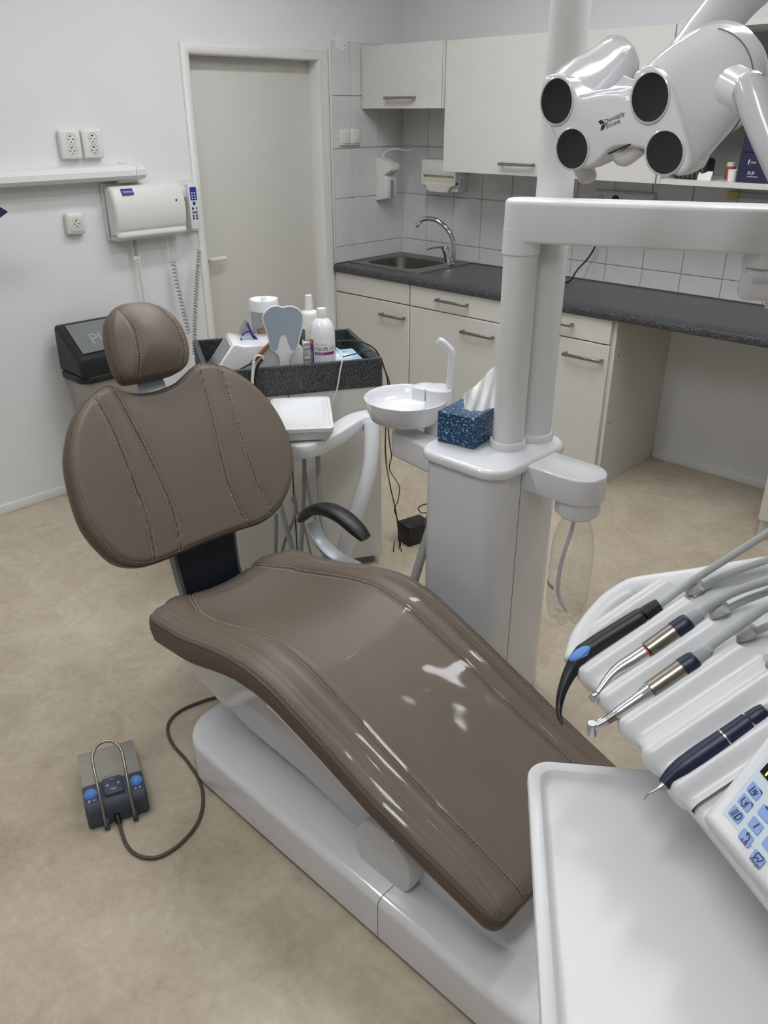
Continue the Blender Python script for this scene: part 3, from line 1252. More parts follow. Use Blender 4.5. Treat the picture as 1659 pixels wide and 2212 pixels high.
# ---- backrest
OB = V((1.84, YC, 0.574))
EB = V((-0.245, 0, 0.436)).normalized()
NB = V((EB.z, 0, -EB.x))
def pillow(name, outline, hfun, thick_, org, parent, seams, edge_st, material='leather', nr=46, cs=None, sub=5, back_in=0.9, pad=0.02):
    ol = [p.to_2d() for p in cat([(p[0], p[1], 0) for p in outline], sub, True)]
    c = V(cs) if cs else sum(ol, V((0, 0))) / len(ol)
    ang = [(math.atan2(p.y - c.y, p.x - c.x), (p - c).length) for p in ol]
    srt = sorted(ang)
    def sof(a, bb):
        d = V((a, bb)) - c
        th = math.atan2(d.y, d.x)
        prev = (srt[-1][0] - 2 * PI, srt[-1][1])
        for k in srt + [(srt[0][0] + 2 * PI, srt[0][1])]:
            if k[0] >= th:
                t = (th - prev[0]) / max(1e-9, k[0] - prev[0])
                return d.length / (prev[1] + (k[1] - prev[1]) * t)
            prev = k
        return d.length / srt[0][1]
    def dist_seam(a, bb):
        d = 9
        for sm in seams:
            d = min(d, abs(a - interp(bb, [q[1] for q in sm], [q[0] for q in sm])))
        return d
    def P3(a, bb, h):
        return V((org.x, YC + a, org.z)) + EB * bb + NB * h
    def surf(a, bb, s_=None):
        s_ = sof(a, bb) if s_ is None else s_
        h = hfun(a, bb, s_)
        e = max(0.0, (s_ - 0.93) / 0.07)
        h -= pad * e ** 2.2
        h -= 0.0075 * math.exp(-(dist_seam(a, bb) / 0.0065) ** 2) * (1 if s_ < 0.97 else 0.3)
        return P3(a, bb, h)
    rings = []
    ss = [0.0015] + [k / nr for k in range(1, int(nr * 0.9))] + [0.9, 0.915, 0.93, 0.945, 0.955, 0.965, 0.975, 0.985, 0.993, 1.0]
    for s_ in ss:
        rings.append([surf(*(c + (p - c) * s_), s_) for p in ol])
    b = MB()
    b.loft(rings, cap=False)
    b.f.append(tuple(range(len(ol))))
    top = O(name, b, material, parent, sharp=180)
    # sides and back
    rim = rings[-1]
    def scl(k, dn):
        cc = P3(c.x, c.y, 0)
        out = []
        for p in rim:
            d = p - cc
            hcomp = d.dot(NB)
            out.append(cc + (d - NB * hcomp) * k + NB * (hcomp - dn))
        return out
    b = MB()
    b.loft([rim, scl(1.006, thick_ * 0.15), scl(1.008, thick_ * 0.5), scl(1.0, thick_ * 0.85), scl(0.97, thick_), scl(back_in * 0.9, thick_ + 0.006)])
    b.f.pop(-2)
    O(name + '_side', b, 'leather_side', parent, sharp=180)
    b = MB()
    b.tube(rim, 0.0026, 6, closed=True)
    O('piping', b, 'piping', top)
    sb = MB()
    for sm in seams:
        sc_ = cat([(q[0], q[1], 0) for q in sm], 24)
        for off in (-0.0052, 0.0052):
            pts = [surf(q.x + off, q.y) + NB * 0.0006 for q in sc_ if sof(q.x, q.y) < 0.985]
            stitch_row(sb, pts, [NB] * len(pts), step=0.0085, ln=0.0064, wd=0.0034, hh=0.0018)
    if edge_st:
        pts = [surf(*(c + (p - c) * edge_st), edge_st) + NB * 0.0006 for p in ol]
        stitch_row(sb, pts + [pts[0]], [NB] * (len(pts) + 1), step=0.0085, ln=0.0055, wd=0.0022, hh=0.0012)
    o = O('stitching', sb, 'stitch', top, sharp=180, fixn=False)
    o['kind'] = 'stuff'
    gb = MB()
    for sm in seams:
        sc_ = cat([(q[0], q[1], 0) for q in sm], 24)
        gb.tube([surf(q.x, q.y) for q in sc_ if sof(q.x, q.y) < 0.99], 0.0016, 5)
    o = O('seam_line', gb, 'piping', top)
    o['kind'] = 'stuff'
    return top
back_ol = [(-0.134, 0.497), (-0.100, 0.475), (-0.058, 0.457), (0.0, 0.451), (0.067, 0.460), (0.12, 0.483), (0.162, 0.497), (0.239, 0.475), (0.305, 0.418), (0.350, 0.342), (0.372, 0.257), (0.366, 0.165), (0.342, 0.108), (0.295, 0.05), (0.226, 0.006), (0.157, -0.008),
           (0.09, -0.004), (0.0, 0.0), (-0.11, 0.0), (-0.195, 0.0), (-0.245, 0.008), (-0.288, 0.032), (-0.316, 0.075), (-0.340, 0.155), (-0.335, 0.247), (-0.319, 0.323), (-0.300, 0.367), (-0.266, 0.421), (-0.222, 0.464), (-0.179, 0.488)]
sA = [(-0.205, 0.0), (-0.188, 0.09), (-0.181, 0.154), (-0.179, 0.224), (-0.177, 0.326), (-0.179, 0.402), (-0.186, 0.475)]
sB = [(-0.124, 0.0), (-0.109, 0.076), (-0.103, 0.146), (-0.107, 0.234), (-0.114, 0.332), (-0.122, 0.406), (-0.131, 0.49)]
sC = [(0.104, 0.0), (0.096, 0.065), (0.094, 0.137), (0.105, 0.23), (0.121, 0.317), (0.136, 0.415), (0.149, 0.49)]
sD = [(0.203, 0.005), (0.188, 0.096), (0.191, 0.184), (0.199, 0.281), (0.209, 0.382), (0.221, 0.467)]
def hb_(a, bb, s_):
    band = 0.006 * math.exp(-((abs(a) - 0.15) / 0.035) ** 2)
    return 0.008 * (1 - s_ * s_) + band
pillow('backrest_cushion', back_ol, hb_, 0.055, OB, chair, [sA, sB, sC, sD], 0.972, cs=(0.01, 0.235))
# shell behind the backrest
b = MB()
def PB(a, bb, h):
    return V((OB.x, YC + a, OB.z)) + EB * bb + NB * h
sh = [p for p in cat([(0.9 * (p[0] - 0.01) + 0.01, 0.9 * (p[1] - 0.235) + 0.235, 0) for p in back_ol], 3, True)]
b.loft([[PB(p.x, p.y, -0.058) for p in sh], [PB(p.x, p.y, -0.075) for p in sh], [PB(p.x * 0.85, 0.235 + (p.y - 0.235) * 0.85, -0.095) for p in sh]])
O('back_shell', b, 'grey_metal', chair, sharp=60)
# curved support between seat and backrest: navy inside a grey rim
def strip(w0, d0, d1, mat_, name, seq):
    b = MB()
    rows = []
    for (x, z, nx, nz, wf) in seq:
        n = V((nx, 0, nz)).normalized()
        p = V((x, 0, z))
        hw = w0 * wf
        ring = []
        for (sx, dd) in ((-1, d0), (1, d0), (1, d1), (-1, d1)):
            q = p + n * dd
            ring.append(V((q.x, YC + sx * hw, q.z)))
        rows.append(ring)
    b.loft(rows)
    return O(name, b, mat_, chair, sharp=30)
seq = [(1.74, 0.66, 0.9, 0.4, 1.05), (1.755, 0.60, 0.93, 0.35, 1.0), (1.765, 0.54, 0.96, 0.25, 0.97), (1.773, 0.48, 1, 0.1, 0.94), (1.782, 0.42, 1, -0.05, 0.92), (1.80, 0.36, 1, -0.3, 0.9), (1.84, 0.32, 0.7, -0.7, 0.9)]
strip(0.102, -0.002, 0.004, 'navy_shell', 'support_panel', seq)
strip(0.115, -0.03, -0.002, 'grey_metal', 'back_support', seq)

# ---- headrest
OH = V((1.70, YC, 0.975))
OHc = OH.copy()
head_px = [(395, 165), (480, 130), (600, 130), (700, 170), (790, 260), (840, 370), (855, 470), (830, 525), (770, 562), (620, 595), (500, 615), (460, 600), (420, 540), (380, 420), (358, 300), (365, 220)]
def ab_of(px, py, org):
    q = HP(px, py, org, NB)
    return (q.y - YC, (q - org).dot(EB))
OH = V((1.665, YC, 1.0))
hol = [ab_of(120 + a / 2.86, 600 + c / 2.86, OH) for a, c in head_px]
hs1 = [ab_of(120 + a / 2.86, 600 + c / 2.86, OH) for a, c in [(522, 612), (508, 480), (482, 350), (442, 250), (398, 166)]]
hs2 = [ab_of(120 + a / 2.86, 600 + c / 2.86, OH) for a, c in [(800, 545), (795, 430), (755, 320), (692, 222), (622, 140)]]
def hh_(a, bb, s_):
    return 0.045 * (1 - s_ ** 2.4) - 0.02
pillow('headrest_cushion', hol, hh_, 0.05, OH, chair, [hs1, hs2], None, nr=30, pad=0.02, back_in=0.8)
b = MB()
pb0, pb1 = V((1.615, YC, 1.06)), V((1.64, YC, 0.93))
b.box((-0.042, -0.16, -0.012), (0.042, 0.13, 0.0), 0.003, fr=frame(PB(0.0, 0.50, -0.03), (0, 1, 0), EB))
O('headrest_bar', b, 'silver_plate', chair)
b = MB()
b.box((-0.03, -0.18, -0.022), (0.03, -0.0, -0.012), 0.003, fr=frame(PB(0.0, 0.50, -0.03), (0, 1, 0), EB))
O('bar_guide', b, 'grey_metal', chair)

# ---- armrest on the far side
t = chair
ay = -2.43
pad_px = [(652, 1122, 0.020), (672, 1103, 0.026), (705, 1100, 0.030), (740, 1116, 0.030), (768, 1140, 0.029), (790, 1163, 0.024)]
pts = [H(px, py, y=ay) for px, py, _ in pad_px]
cp = cat(pts, 6)
b = MB()
n_ = len(cp)
fl = []
for i in range(n_):
    k = i / (n_ - 1)
    wv = 0.030 * (1 - 0.35 * abs(2 * k - 1) ** 3)
    tv = 0.017 * (1 - 0.45 * abs(2 * k - 1) ** 4)
    fl.append((tv, wv, 0.7))
b.tube(cp, 0.02, 16, flat=fl, upv=(-0.3, 0, 1))
O('armrest_pad', b, 'black_plastic', chair, sharp=60)
b = MB()
sp_ = [H(672, 1128, y=ay), H(682, 1150, y=ay), H(700, 1178, y=ay), H(730, 1205, y=ay), H(770, 1225, y=ay + 0.0)]
cp = cat(sp_, 6)
b.tube(cp, 0.02, 16, flat=(0.007, 0.026, 0.4), upv=(1, 0, 0.6))
O('armrest_support', b, 'silver_plate', chair, sharp=60)
b = MB()
e_ = cp[-1]
b.box((e_.x - 0.04, YC + 0.15, e_.z - 0.03), (e_.x + 0.05, ay + 0.02, e_.z), 0.006)
O('armrest_bracket', b, 'grey_metal', chair)

# ================================================================== FOOT PEDAL
pc = [H(195, 1792, z=0), H(322, 1748, z=0), H(290, 1622, z=0.03), H(165, 1655, z=0.03)]
pe_x = ((pc[1] - pc[0]) + (pc[2] - pc[3])).normalized()
pe_x.z = 0
pe_x.normalize()
pe_y = V((-pe_x.y, pe_x.x, 0))
po = (pc[0] + pc[1]) / 2
po.z = 0
t = thing('foot_pedal', 'grey and blue foot control pedal with a wire loop on the floor', 'pedal', po)
wf = frame(po, pe_x, pe_y)          # a across, b away from the viewer, c up
W2 = 0.078
b = MB()
body = [(0.0, 0.0), (-0.006, 0.004), (-0.006, 0.05), (0.0, 0.062), (0.012, 0.07), (0.085, 0.066), (0.095, 0.05), (0.095, 0.0)]
rings = []
fr2 = lambda a: [wf(a, p[0], p[1]) for p in body]
def sc_body(a, s_):
    return [wf(a, 0.045 + (p[0] - 0.045) * s_, max(0.0, 0.035 + (p[1] - 0.035) * s_) if p[1] > 0 else 0.0) for p in body]
b.loft([sc_body(-W2, 0.9), sc_body(-W2 + 0.006, 1.0), sc_body(W2 - 0.006, 1.0), sc_body(W2, 0.9)])
O('housing', b, 'slate_blue', t, sharp=30)
b = MB()
b.box((-W2 + 0.002, 0.08, 0.032), (W2 - 0.002, 0.24, 0.040), 0.002, fr=frame(wf(0, 0, 0) + V((0, 0, 0.028)), pe_x, pe_y * 0.996 + V((0, 0, -0.09))))
O('plate', b, 'pedal_plate', t)
b = MB()
b.box((-W2 + 0.004, 0.06, 0.0), (W2 - 0.004, 0.235, 0.012), 0.003, fr=lambda a, c, d: wf(a, c, d))
O('underbody', b, 'black_plastic', t)
b = MB()
b.box((-W2 + 0.012, 0.09, 0.010), (W2 - 0.012, 0.2, 0.042), 0.003, fr=lambda a, c, d: wf(a, c, d))
O('spring_block', b, 'black_plastic', t)
for s in (-1, 1):
    b = MB()
    b.lathe([(0.0175, 0.0), (0.017, 0.006), (0.013, 0.012), (0.006, 0.0155), (0.0, 0.016)], wf(s * 0.058, 0.045, 0.067), (0, 0, 1), 20)
    O('button', b, 'button_blue', t)
b = MB()
b.prism(rrect(0.05, 0.062, 0.006, 4), 0.0, 0.012, frame(wf(0, 0.05, 0.067), pe_x, pe_y), b=0.004)
rk = O('rocker', b, 'slate_blue', t)
b = MB()
fr3 = frame(wf(0, 0.05, 0.0796), pe_x, pe_y)
for (a0, tri) in ((0, [(-0.02, 0), (-0.011, 0.006), (-0.011, -0.006)]), (1, [(0.02, 0), (0.011, 0.006), (0.011, -0.006)]), (2, [(0, -0.022), (0.01, -0.015), (-0.01, -0.015)]), (3, [(0, 0.022), (-0.008, 0.018), (0.008, 0.018)])):
    b.prism(tri, 0.0, 0.0006, fr3)
o = O('arrow_marks', b, 'key_blue', rk)
o['kind'] = 'stuff'
b = MB()
fr3 = frame(wf(0, 0.02, 0.0712), pe_x, pe_y)
b.text('0 <', 0.015, lambda a, c, d=0: fr3(a - 0.058, c, d))
b.text('x s', 0.014, lambda a, c, d=0: fr3(a + 0.058, c, d))
o = O('lettering', b, 'print_white', t)
o['kind'] = 'stuff'
# wire loop standing up over the pedal
b = MB()
lp = [(-0.036, -0.02, 0.008), (-0.036, -0.022, 0.03), (-0.036, -0.010, 0.075), (-0.037, 0.03, 0.115), (-0.038, 0.07, 0.135), (-0.036, 0.098, 0.149), (-0.022, 0.120, 0.158), (0.0, 0.128, 0.161), (0.022, 0.120, 0.158), (0.036, 0.098, 0.149), (0.038, 0.07, 0.135), (0.037, 0.03, 0.115), (0.036, -0.010, 0.075), (0.036, -0.022, 0.03), (0.036, -0.02, 0.008)]
b.tube(cat([wf(*p) for p in lp], 6), 0.0042, 10)
O('wire_loop', b, 'nickel', t)
for s in (-1, 1):
    b = MB()
    b.box((s * 0.036 - 0.005, -0.026, 0.0), (s * 0.036 + 0.009, 0.0, 0.03), 0.003, fr=lambda a, c, d: wf(a, c, d))
    O('loop_socket', b, 'slate_blue', t)
# its cable
b = MB()
cpx = [(258, 1775), (263, 1795), (272, 1822), (290, 1843), (318, 1853), (350, 1848), (390, 1822), (425, 1780), (438, 1735), (432, 1690), (405, 1645), (375, 1610), (362, 1580), (368, 1555), (395, 1532), (445, 1512), (490, 1500)]
pts = [H(px, py, z=0.006) for px, py in cpx]
pts[0] = wf(-0.006, -0.004, 0.022)
pts[1] = H(263, 1798, z=0.010)
b.tube(cat(pts, 8), 0.0047, 8)
O('cable', b, 'cable_brown', t)
b = MB()
d = (pts[1] - pts[0]).normalized()
b.lathe([(0.009, 0.0), (0.0085, 0.012), (0.006, 0.03), (0.005, 0.034)], pts[0] - d * 0.004, d, 12)
O('strain_relief', b, 'black_rubber', t)

# ================================================================== DENTAL UNIT (column beside the chair)
ZP = 0.85
UX, UY = 2.381, -2.195
unit = thing('dental_unit', 'white dental unit column with two tubular posts and a swivel arm', 'dental unit', (UX, UY, 0))
b = MB()
b.prism(rrect(0.25, 0.31, 0.055, 8, UX, UY), 0.0, 0.035)
O('foot', b, 'grey_metal', unit)
b = MB()
b.prism(rrect(0.268, 0.328, 0.065, 10, UX, UY), 0.03, 0.824, b0=0.004)
body = O('body', b, 'white_gloss', unit)
b = MB()
b.box((UX + 0.1335, UY - 0.055, 0.034), (UX + 0.1348, UY - 0.0535, 0.824))
O('panel_gap', b, 'grey_metal', body)
b = MB()
b.prism(rrect(0.292, 0.352, 0.072, 10, UX, UY), 0.822, ZP, b=0.014, b0=0.006, seg=5)
O('top_plate', b, 'white_gloss', unit)

FCx, FCy = 2.418, -2.184
RCx, RCy = 2.434, -2.081
def zat(x, y, py):
    lo, hi = -0.5, 3.0
    for _ in range(50):
        m_ = (lo + hi) / 2
        d = V((x, y, m_)) - CAM
        yy = 1106 - FPX * d.dot(UP) / d.dot(FW)
        if yy > py:
            lo = m_
        else:
            hi = m_
    return (lo + hi) / 2
ZC = zat(FCx, FCy, 548)
ZB = zat(FCx, FCy, 520)
ZT = ZB + 0.098
for nm, (cx, cy, top, r) in (('post', (FCx, FCy, ZB + 0.01, 0.0425)), ('post', (RCx, RCy, 2.34, 0.0455))):
    b = MB()
    b.lathe([(r, ZP - 0.002), (r, top)], (cx, cy, 0), (0, 0, 1), 40)
    po_ = O(nm, b, 'column_silver', unit)
    b = MB()
    b.lathe([(r, ZP), (r + 0.009, ZP), (r + 0.009, ZP + 0.012), (r + 0.006, ZP + 0.019), (r, ZP + 0.021)], (cx, cy, 0), (0, 0, 1), 40, cap=False)
    O('post_ring', b, 'white_gloss', po_)
# swivel arm
A0 = V((FCx, FCy, 0))
A1 = H(1662, 500, d=1.80)
A1.z = 0
ad = (A1 - A0).normalized()
an = V((-ad.y, ad.x, 0))
L = (A1 - A0).length
af = frame(V((FCx, FCy, 0)), ad, an)
b = MB()
hwid = 0.046
ol = []
for k in range(13):
    a = PI / 2 + PI * k / 12
    ol.append((hwid * math.cos(a), hwid * math.sin(a)))
for k in range(13):
    a = -PI / 2 + PI * k / 12
    ol.append((L + hwid * 1.1 * math.cos(a), hwid * 1.1 * math.sin(a)))
b.prism(ol, ZB, ZT, af, b=0.012, b0=0.008, seg=4)
O('swivel_arm', b, 'white_satin', unit)
b = MB()
b.lathe([(0.044, ZC), (0.047, ZC + 0.002), (0.047, ZB + 0.03)], (FCx, FCy, 0), (0, 0, 1), 36)
O('arm_collar', b, 'white_satin', unit)
# joint hanging from the arm's end
b = MB()
e_ = af(L, 0)
b.lathe([(0.044, ZB - 0.032), (0.046, ZB - 0.03), (0.046, ZB + 0.01)], (e_.x, e_.y, 0), (0, 0, 1), 32)
O('arm_collar', b, 'white_satin', unit)
b = MB()
f2 = frame(V((e_.x, e_.y, 0)) + ad * 0.02, ad, an)
b.prism(rrect(0.13, 0.088, 0.03, 6), ZB - 0.105, ZB - 0.032, f2, b=0.014, b0=0.02, seg=4, sc0=1.0, sc1=0.92)
O('arm_joint', b, 'white_gloss', unit)
b = MB()
b.box((-0.04, -0.0455, ZB - 0.062), (0.0, -0.041, ZB - 0.05), 0.002, fr=lambda a, c, d: f2(a, c, d))
O('joint_button', b, 'white_grey', unit)
# the spring arm on to the instrument table leaves the picture on the right
b = MB()
q0 = V((e_.x, e_.y, ZB - 0.08)) + ad * 0.03
b.tube(cat([q0, q0 + ad * 0.15 + V((0.03, -0.05, -0.02)), V((3.47, -1.95, 1.20)), V((3.74, -2.45, 1.14)), V((3.82, -2.85, 1.13)), V((3.77, -3.10, 1.17))], 6), 0.035, 14, flat=(0.045, 0.032, 0.7))
O('spring_arm', b, 'white_satin', unit)

# ---- water bottle holder and bottle
BHx, BHy = 2.648, -2.175
zh1 = zat(BHx, BHy, 1012)
b = MB()
hol = []
R_ = 0.066
for k in range(15):
    a = -PI / 2 + PI * k / 14
    hol.append((BHx + R_ * math.cos(a), BHy + R_ * math.sin(a)))
hol += [(UX + 0.13, BHy + R_ * 1.0), (UX + 0.13, BHy - R_ * 1.0)]
z_hb = zat(BHx, BHy, 1075) + 0.004
z_ht = z_hb + 0.072
b.prism(hol, z_hb, z_ht, b=0.006, b0=0.002)
O('bottle_holder', b, 'white_gloss', unit)
z_cb = z_hb - 0.055
b = MB()
b.lathe([(0.045, z_cb), (0.058, z_cb + 0.012), (0.059, z_cb + 0.02), (0.060, z_hb - 0.001)], (BHx, BHy, 0), (0, 0, 1), 36)
O('bottle_cap', b, 'white_gloss', unit)
z_b0 = zat(BHx, BHy, 1338)
wb = thing('water_bottle', 'clear plastic water bottle hanging under the unit holder', 'bottle', (BHx, BHy, z_b0))
b = MB()
hB = z_cb - z_b0
prof_b = [(0.012, 0.022), (0.026, 0.012), (0.036, 0.0), (0.045, 0.012), (0.0545, 0.05), (0.0575, 0.09), (0.0575, 0.62 * hB), (0.0565, 0.72 * hB), (0.051, 0.82 * hB), (0.043, 0.91 * hB), (0.035, 0.97 * hB), (0.033, hB - 0.001)]
seg = 40
vs, rings = [], []
for (r, h) in prof_b:
    rg = []
    for k in range(seg):
        a = 2 * PI * k / seg
        rr, hh = r, h
        if h < 0.05 and r > 0.02:
            lob = 0.5 + 0.5 * math.cos(5 * a)
            rr = r * (1 - 0.10 * (1 - lob))
            hh = h + 0.018 * (1 - lob) * (1 - h / 0.05)
        rg.append(V((BHx + rr * math.cos(a), BHy + rr * math.sin(a), z_b0 + hh)))
    rings.append(rg)
b.loft(rings, cap=False)
b.f.append(tuple(range(seg)))
O('shell', b, 'clear_bottle', wb, sharp=180)
b = MB()
pts = [V((BHx - 0.002, BHy, z_cb + 0.004)), V((BHx - 0.008, BHy - 0.004, z_b0 + 0.28)), V((BHx - 0.024, BHy - 0.012, z_b0 + 0.17)), V((BHx - 0.022, BHy - 0.01, z_b0 + 0.08)), V((BHx + 0.004, BHy + 0.002, z_b0 + 0.028))]
b.tube(cat(pts, 7), 0.0055, 10)
O('dip_tube', b, 'lilac_tube', wb)
b = MB()
rows = []
for k in range(9):
    a = math.radians(-150 + 6 * k)
    rows.append([V((BHx + 0.0582 * math.cos(a), BHy + 0.0582 * math.sin(a), z_b0 + 0.118)), V((BHx + 0.0582 * math.cos(a), BHy + 0.0582 * math.sin(a), z_b0 + 0.129))])
b.loft(rows, closed=False)
O('level_mark', b, 'rubber_grey', wb, fixn=False)

# ---- spittoon
SPx, SPy, SPz = 1.985, -2.125, 0.872
b = MB()
prof_s = [(0.0, -0.052), (0.05, -0.052), (0.085, -0.046), (0.105, -0.036), (0.122, -0.012), (0.128, 0.004), (0.131, 0.006), (0.134, 0.004), (0.133, -0.006), (0.127, -0.035), (0.112, -0.062), (0.085, -0.074), (0.0, -0.076)]
prof_s = [(r * 0.98, h) for r, h in prof_s]
b.lathe(prof_s, (SPx, SPy, SPz), (0, 0, 1), 56, cap=False)
O('bowl', b, 'white_gloss', unit, sharp=60)
b = MB()
b.lathe([(0.016, 0), (0.016, 0.003), (0.0, 0.003)], (SPx, SPy, SPz - 0.0525), (0, 0, 1), 20)
O('drain', b, 'white_grey', unit)
hxv = H(950, 838, z=0.905)
hx, hy = hxv.x, hxv.y
HZ = 0.908
b = MB()
f3 = frame(V((hx, hy, 0)), V((0.9, 0.35, 0)), V((-0.35, 0.9, 0)))
b.prism(rrect(0.088, 0.088, 0.035, 8), 0.70, HZ, f3, b=0.006, b0=0.01, seg=3)
O('spittoon_column', b, 'white_gloss', unit)
b = MB()
b.prism([(-0.036, -0.040), (-0.036, 0.040), (-0.072, 0.030), (-0.088, -0.005), (-0.08, -0.03)], SPz - 0.006, HZ, f3, b=0.006, b0=0.004)
O('rinse_nozzle', b, 'white_gloss', unit)
b = MB()
sp0 = H(973, 838, z=HZ)
toL = (V((SPx, SPy, 0)) - V((hx, hy, 0))).normalized()
p1 = [sp0, sp0 + V((0, 0, 0.06)), sp0 + V((0, 0, 0.108)), sp0 + V((0, 0, 0.125)) + toL * 0.010, sp0 + V((0, 0, 0.142)) + toL * 0.028, sp0 + V((0, 0, 0.150)) + toL * 0.042]
cp = cat(p1, 6)
b.tube(cp, 0.013, 14, flat=[(0.0135 - 0.003 * i / len(cp), 0.0135, 0.8) for i in range(len(cp))], upv=toL)
O('cup_spout', b, 'white_gloss', unit, sharp=60)
b = MB()
d4 = (V((UX - 0.10, UY + 0.02, 0)) - V((1.96, -2.13, 0))).normalized()
f4 = frame(V((1.96, -2.13, 0)), d4, V((-d4.y, d4.x, 0)))
b.prism(rrect(0.42, 0.085, 0.04, 8, 0.2, 0.0), 0.685, 0.772, f4, b=0.012, b0=0.012)
O('spittoon_arm', b, 'white_gloss', unit)

# ---- tissue box on the plate
tb = [V((2.254, -2.293, ZP)), V((2.370, -2.275, ZP)), V((2.345, -2.146, ZP))]
ex = (tb[1] - tb[0]).normalized()
ey = V((-ex.y, ex.x, 0))
f5 = frame(tb[0] + ex * 0.002 + V((0, 0, 0.001)), ex, ey)
bx = thing('tissue_box', 'dark blue tissue box with white flecks and a pulled tissue', 'tissue box', f5(0.06, 0.06, 0))
b = MB()
b.box((0, 0, 0), (0.116, 0.125, 0.088), 0.002, 1, fr=lambda a, c, d: f5(a, c, d))
O('carton', b, 'fleck_print', bx)
b = MB()
# pulled tissue: a folded sheet standing in the oval slot
sc_ = f5(0.06, 0.066, 0.0885)
dS = (sc_ - CAM).dot(FW)
bot = [(1003, 884), (1012, 889), (1024, 890), (1040, 888), (1055, 885), (1070, 880)]
top = [(1001, 852), (1008, 846), (1026, 834), (1042, 818), (1057, 801), (1073, 788)]
bot = cat([(a_, c_, 0) for a_, c_ in bot], 5)
top = cat([(a_, c_, 0) for a_, c_ in top], 5)
rows = []
NR = 12
for side_ in (0, 1):
    for j in (range(NR + 1) if side_ == 0 else range(NR, -1, -1)):
        f = j / NR
        row = []
        for i in range(len(bot)):
            s_ = i / (len(bot) - 1)
            p_ = bot[i].lerp(top[i], f)
            w_ = (0.020 - 0.016 * f) * (0.35 + 0.65 * math.sin(PI * min(1.0, s_ + 0.1))) * (1 if side_ == 0 else -1)
            fold = 0.006 * math.sin(9 * s_ + 2.5 * f) * (0.4 + f) + 0.004 * math.sin(17 * s_ - 5 * f)
            row.append(H(p_.x, p_.y, d=dS - w_ + fold))
        rows.append(row)
b.loft(rows, closed=False)
O('tissue', b, 'tissue', bx, sharp=60)

# ================================================================== ASSISTANT'S ARM, TRAY AND HOSES
az = 0.68
asst = thing('assistant_element', 'curved white assistant arm with hanging suction hoses behind the chair', 'holder arm', (1.95, -2.35, 0.35))
b = MB()
apx = [(650, 970), (690, 958), (730, 936), (770, 912), (812, 902)]
pts = [H(575, 935, z=az - 0.03), H(618, 958, z=az - 0.008)] + [H(px, py, z=az) for px, py in apx]
cp = cat(pts, 6)
b.tube(cp, 0.03, 20, flat=(0.026, 0.036, 0.3), upv=(0, 0, 1))
O('arm', b, 'white_gloss', asst, sharp=40)
b = MB()
p0 = H(800, 925, z=az - 0.01)
dd = (p0 - CAM).dot(FW)
p0 = H(803, 915, d=dd)
cp = cat([p0, H(803, 960, d=dd), H(797, 1015, d=dd), H(778, 1080, d=dd + 0.0), H(758, 1140, d=dd + 0.02), H(738, 1210, d=dd + 0.05), H(720, 1300, d=dd + 0.1)], 7)
b.tube(cp, 0.0275, 20)
O('support_tube', b, 'white_gloss', asst)
# tray on the arm
ty = [H(600, 862, z=az + 0.075), H(712, 858, z=az + 0.075), H(702, 925, z=az + 0.075)]
tx = (ty[1] - ty[0]).normalized()
tyv = V((-tx.y, tx.x, 0))
dl = (ty[2] - ty[1]).dot(tyv)
tc_ = ty[1] - tx * 0.105 + tyv * dl * 0.5
f6 = frame(V((tc_.x, tc_.y, 0)), tx, tyv)
Wt, Dt = 0.21, abs(dl) + 0.01
t = thing('instrument_tray', 'small white plastic tray with a sunken lid beside the backrest', 'tray', (tc_.x, tc_.y, az + 0.03))
b = MB()
zt = az + 0.078
def trr(w_, d_, r, z):
    return [f6(p[0], p[1], z) for p in rrect(w_, d_, r, 5)]
b.loft([trr(Wt - 0.03, Dt - 0.03, 0.015, az + 0.032), trr(Wt - 0.012, Dt - 0.012, 0.018, az + 0.05), trr(Wt - 0.006, Dt - 0.006, 0.02, zt - 0.014)])
O('base', b, 'white_plastic', t)
b = MB()
b.loft([trr(Wt, Dt, 0.02, zt - 0.014), trr(Wt, Dt, 0.02, zt - 0.002), trr(Wt - 0.004, Dt - 0.004, 0.02, zt), trr(Wt - 0.022, Dt - 0.022, 0.016, zt), trr(Wt - 0.026, Dt - 0.026, 0.015, zt - 0.003), trr(Wt - 0.05, Dt - 0.05, 0.012, zt - 0.004), trr(Wt - 0.06, Dt - 0.06, 0.012, zt - 0.008)])
O('lid', b, 'white_satin', t)
# suction hoses hanging below the arm (ribbed and smooth)
def ribbed(pts, r, n=10, pitch=0.0075):
    cp = cat(pts, n)
    # resample evenly
    L_ = [0.0]
    for i in range(len(cp) - 1):
        L_.append(L_[-1] + (cp[i + 1] - cp[i]).length)
    N = max(8, int(L_[-1] / (pitch / 2)))
    out, rr = [], []
    j = 0
    for k in range(N + 1):
        s_ = L_[-1] * k / N
        while j < len(cp) - 2 and L_[j + 1] < s_:
            j += 1
        t_ = (s_ - L_[j]) / max(1e-9, L_[j + 1] - L_[j])
        out.append(cp[j].lerp(cp[j + 1], t_))
        rr.append(r * (1.0 if k % 2 else 0.86))
    return out, rr
def hose(px, dpt, r, rib, nm='suction_hose', m_='hose_grey', par=None):
    pts = [H(x, y, d=dpt + (k * 0.0)) for k, (x, y) in enumerate(px)]
    b = MB()
    if rib:
        pp, rr = ribbed(pts, r)
        b.tube(pp, rr, 12)
    else:
        b.tube(cat(pts, 8), r, 10)
    return O(nm, b, m_, par or asst, sharp=80)
dh = dd - 0.02
hose([(686, 980), (690, 1050), (694, 1110), (706, 1170), (712, 1260), (706, 1340)], dh, 0.0105, True)
hose([(605, 1090), (616, 1130), (630, 1180), (640, 1240), (640, 1330)], dh + 0.05, 0.0105, True)
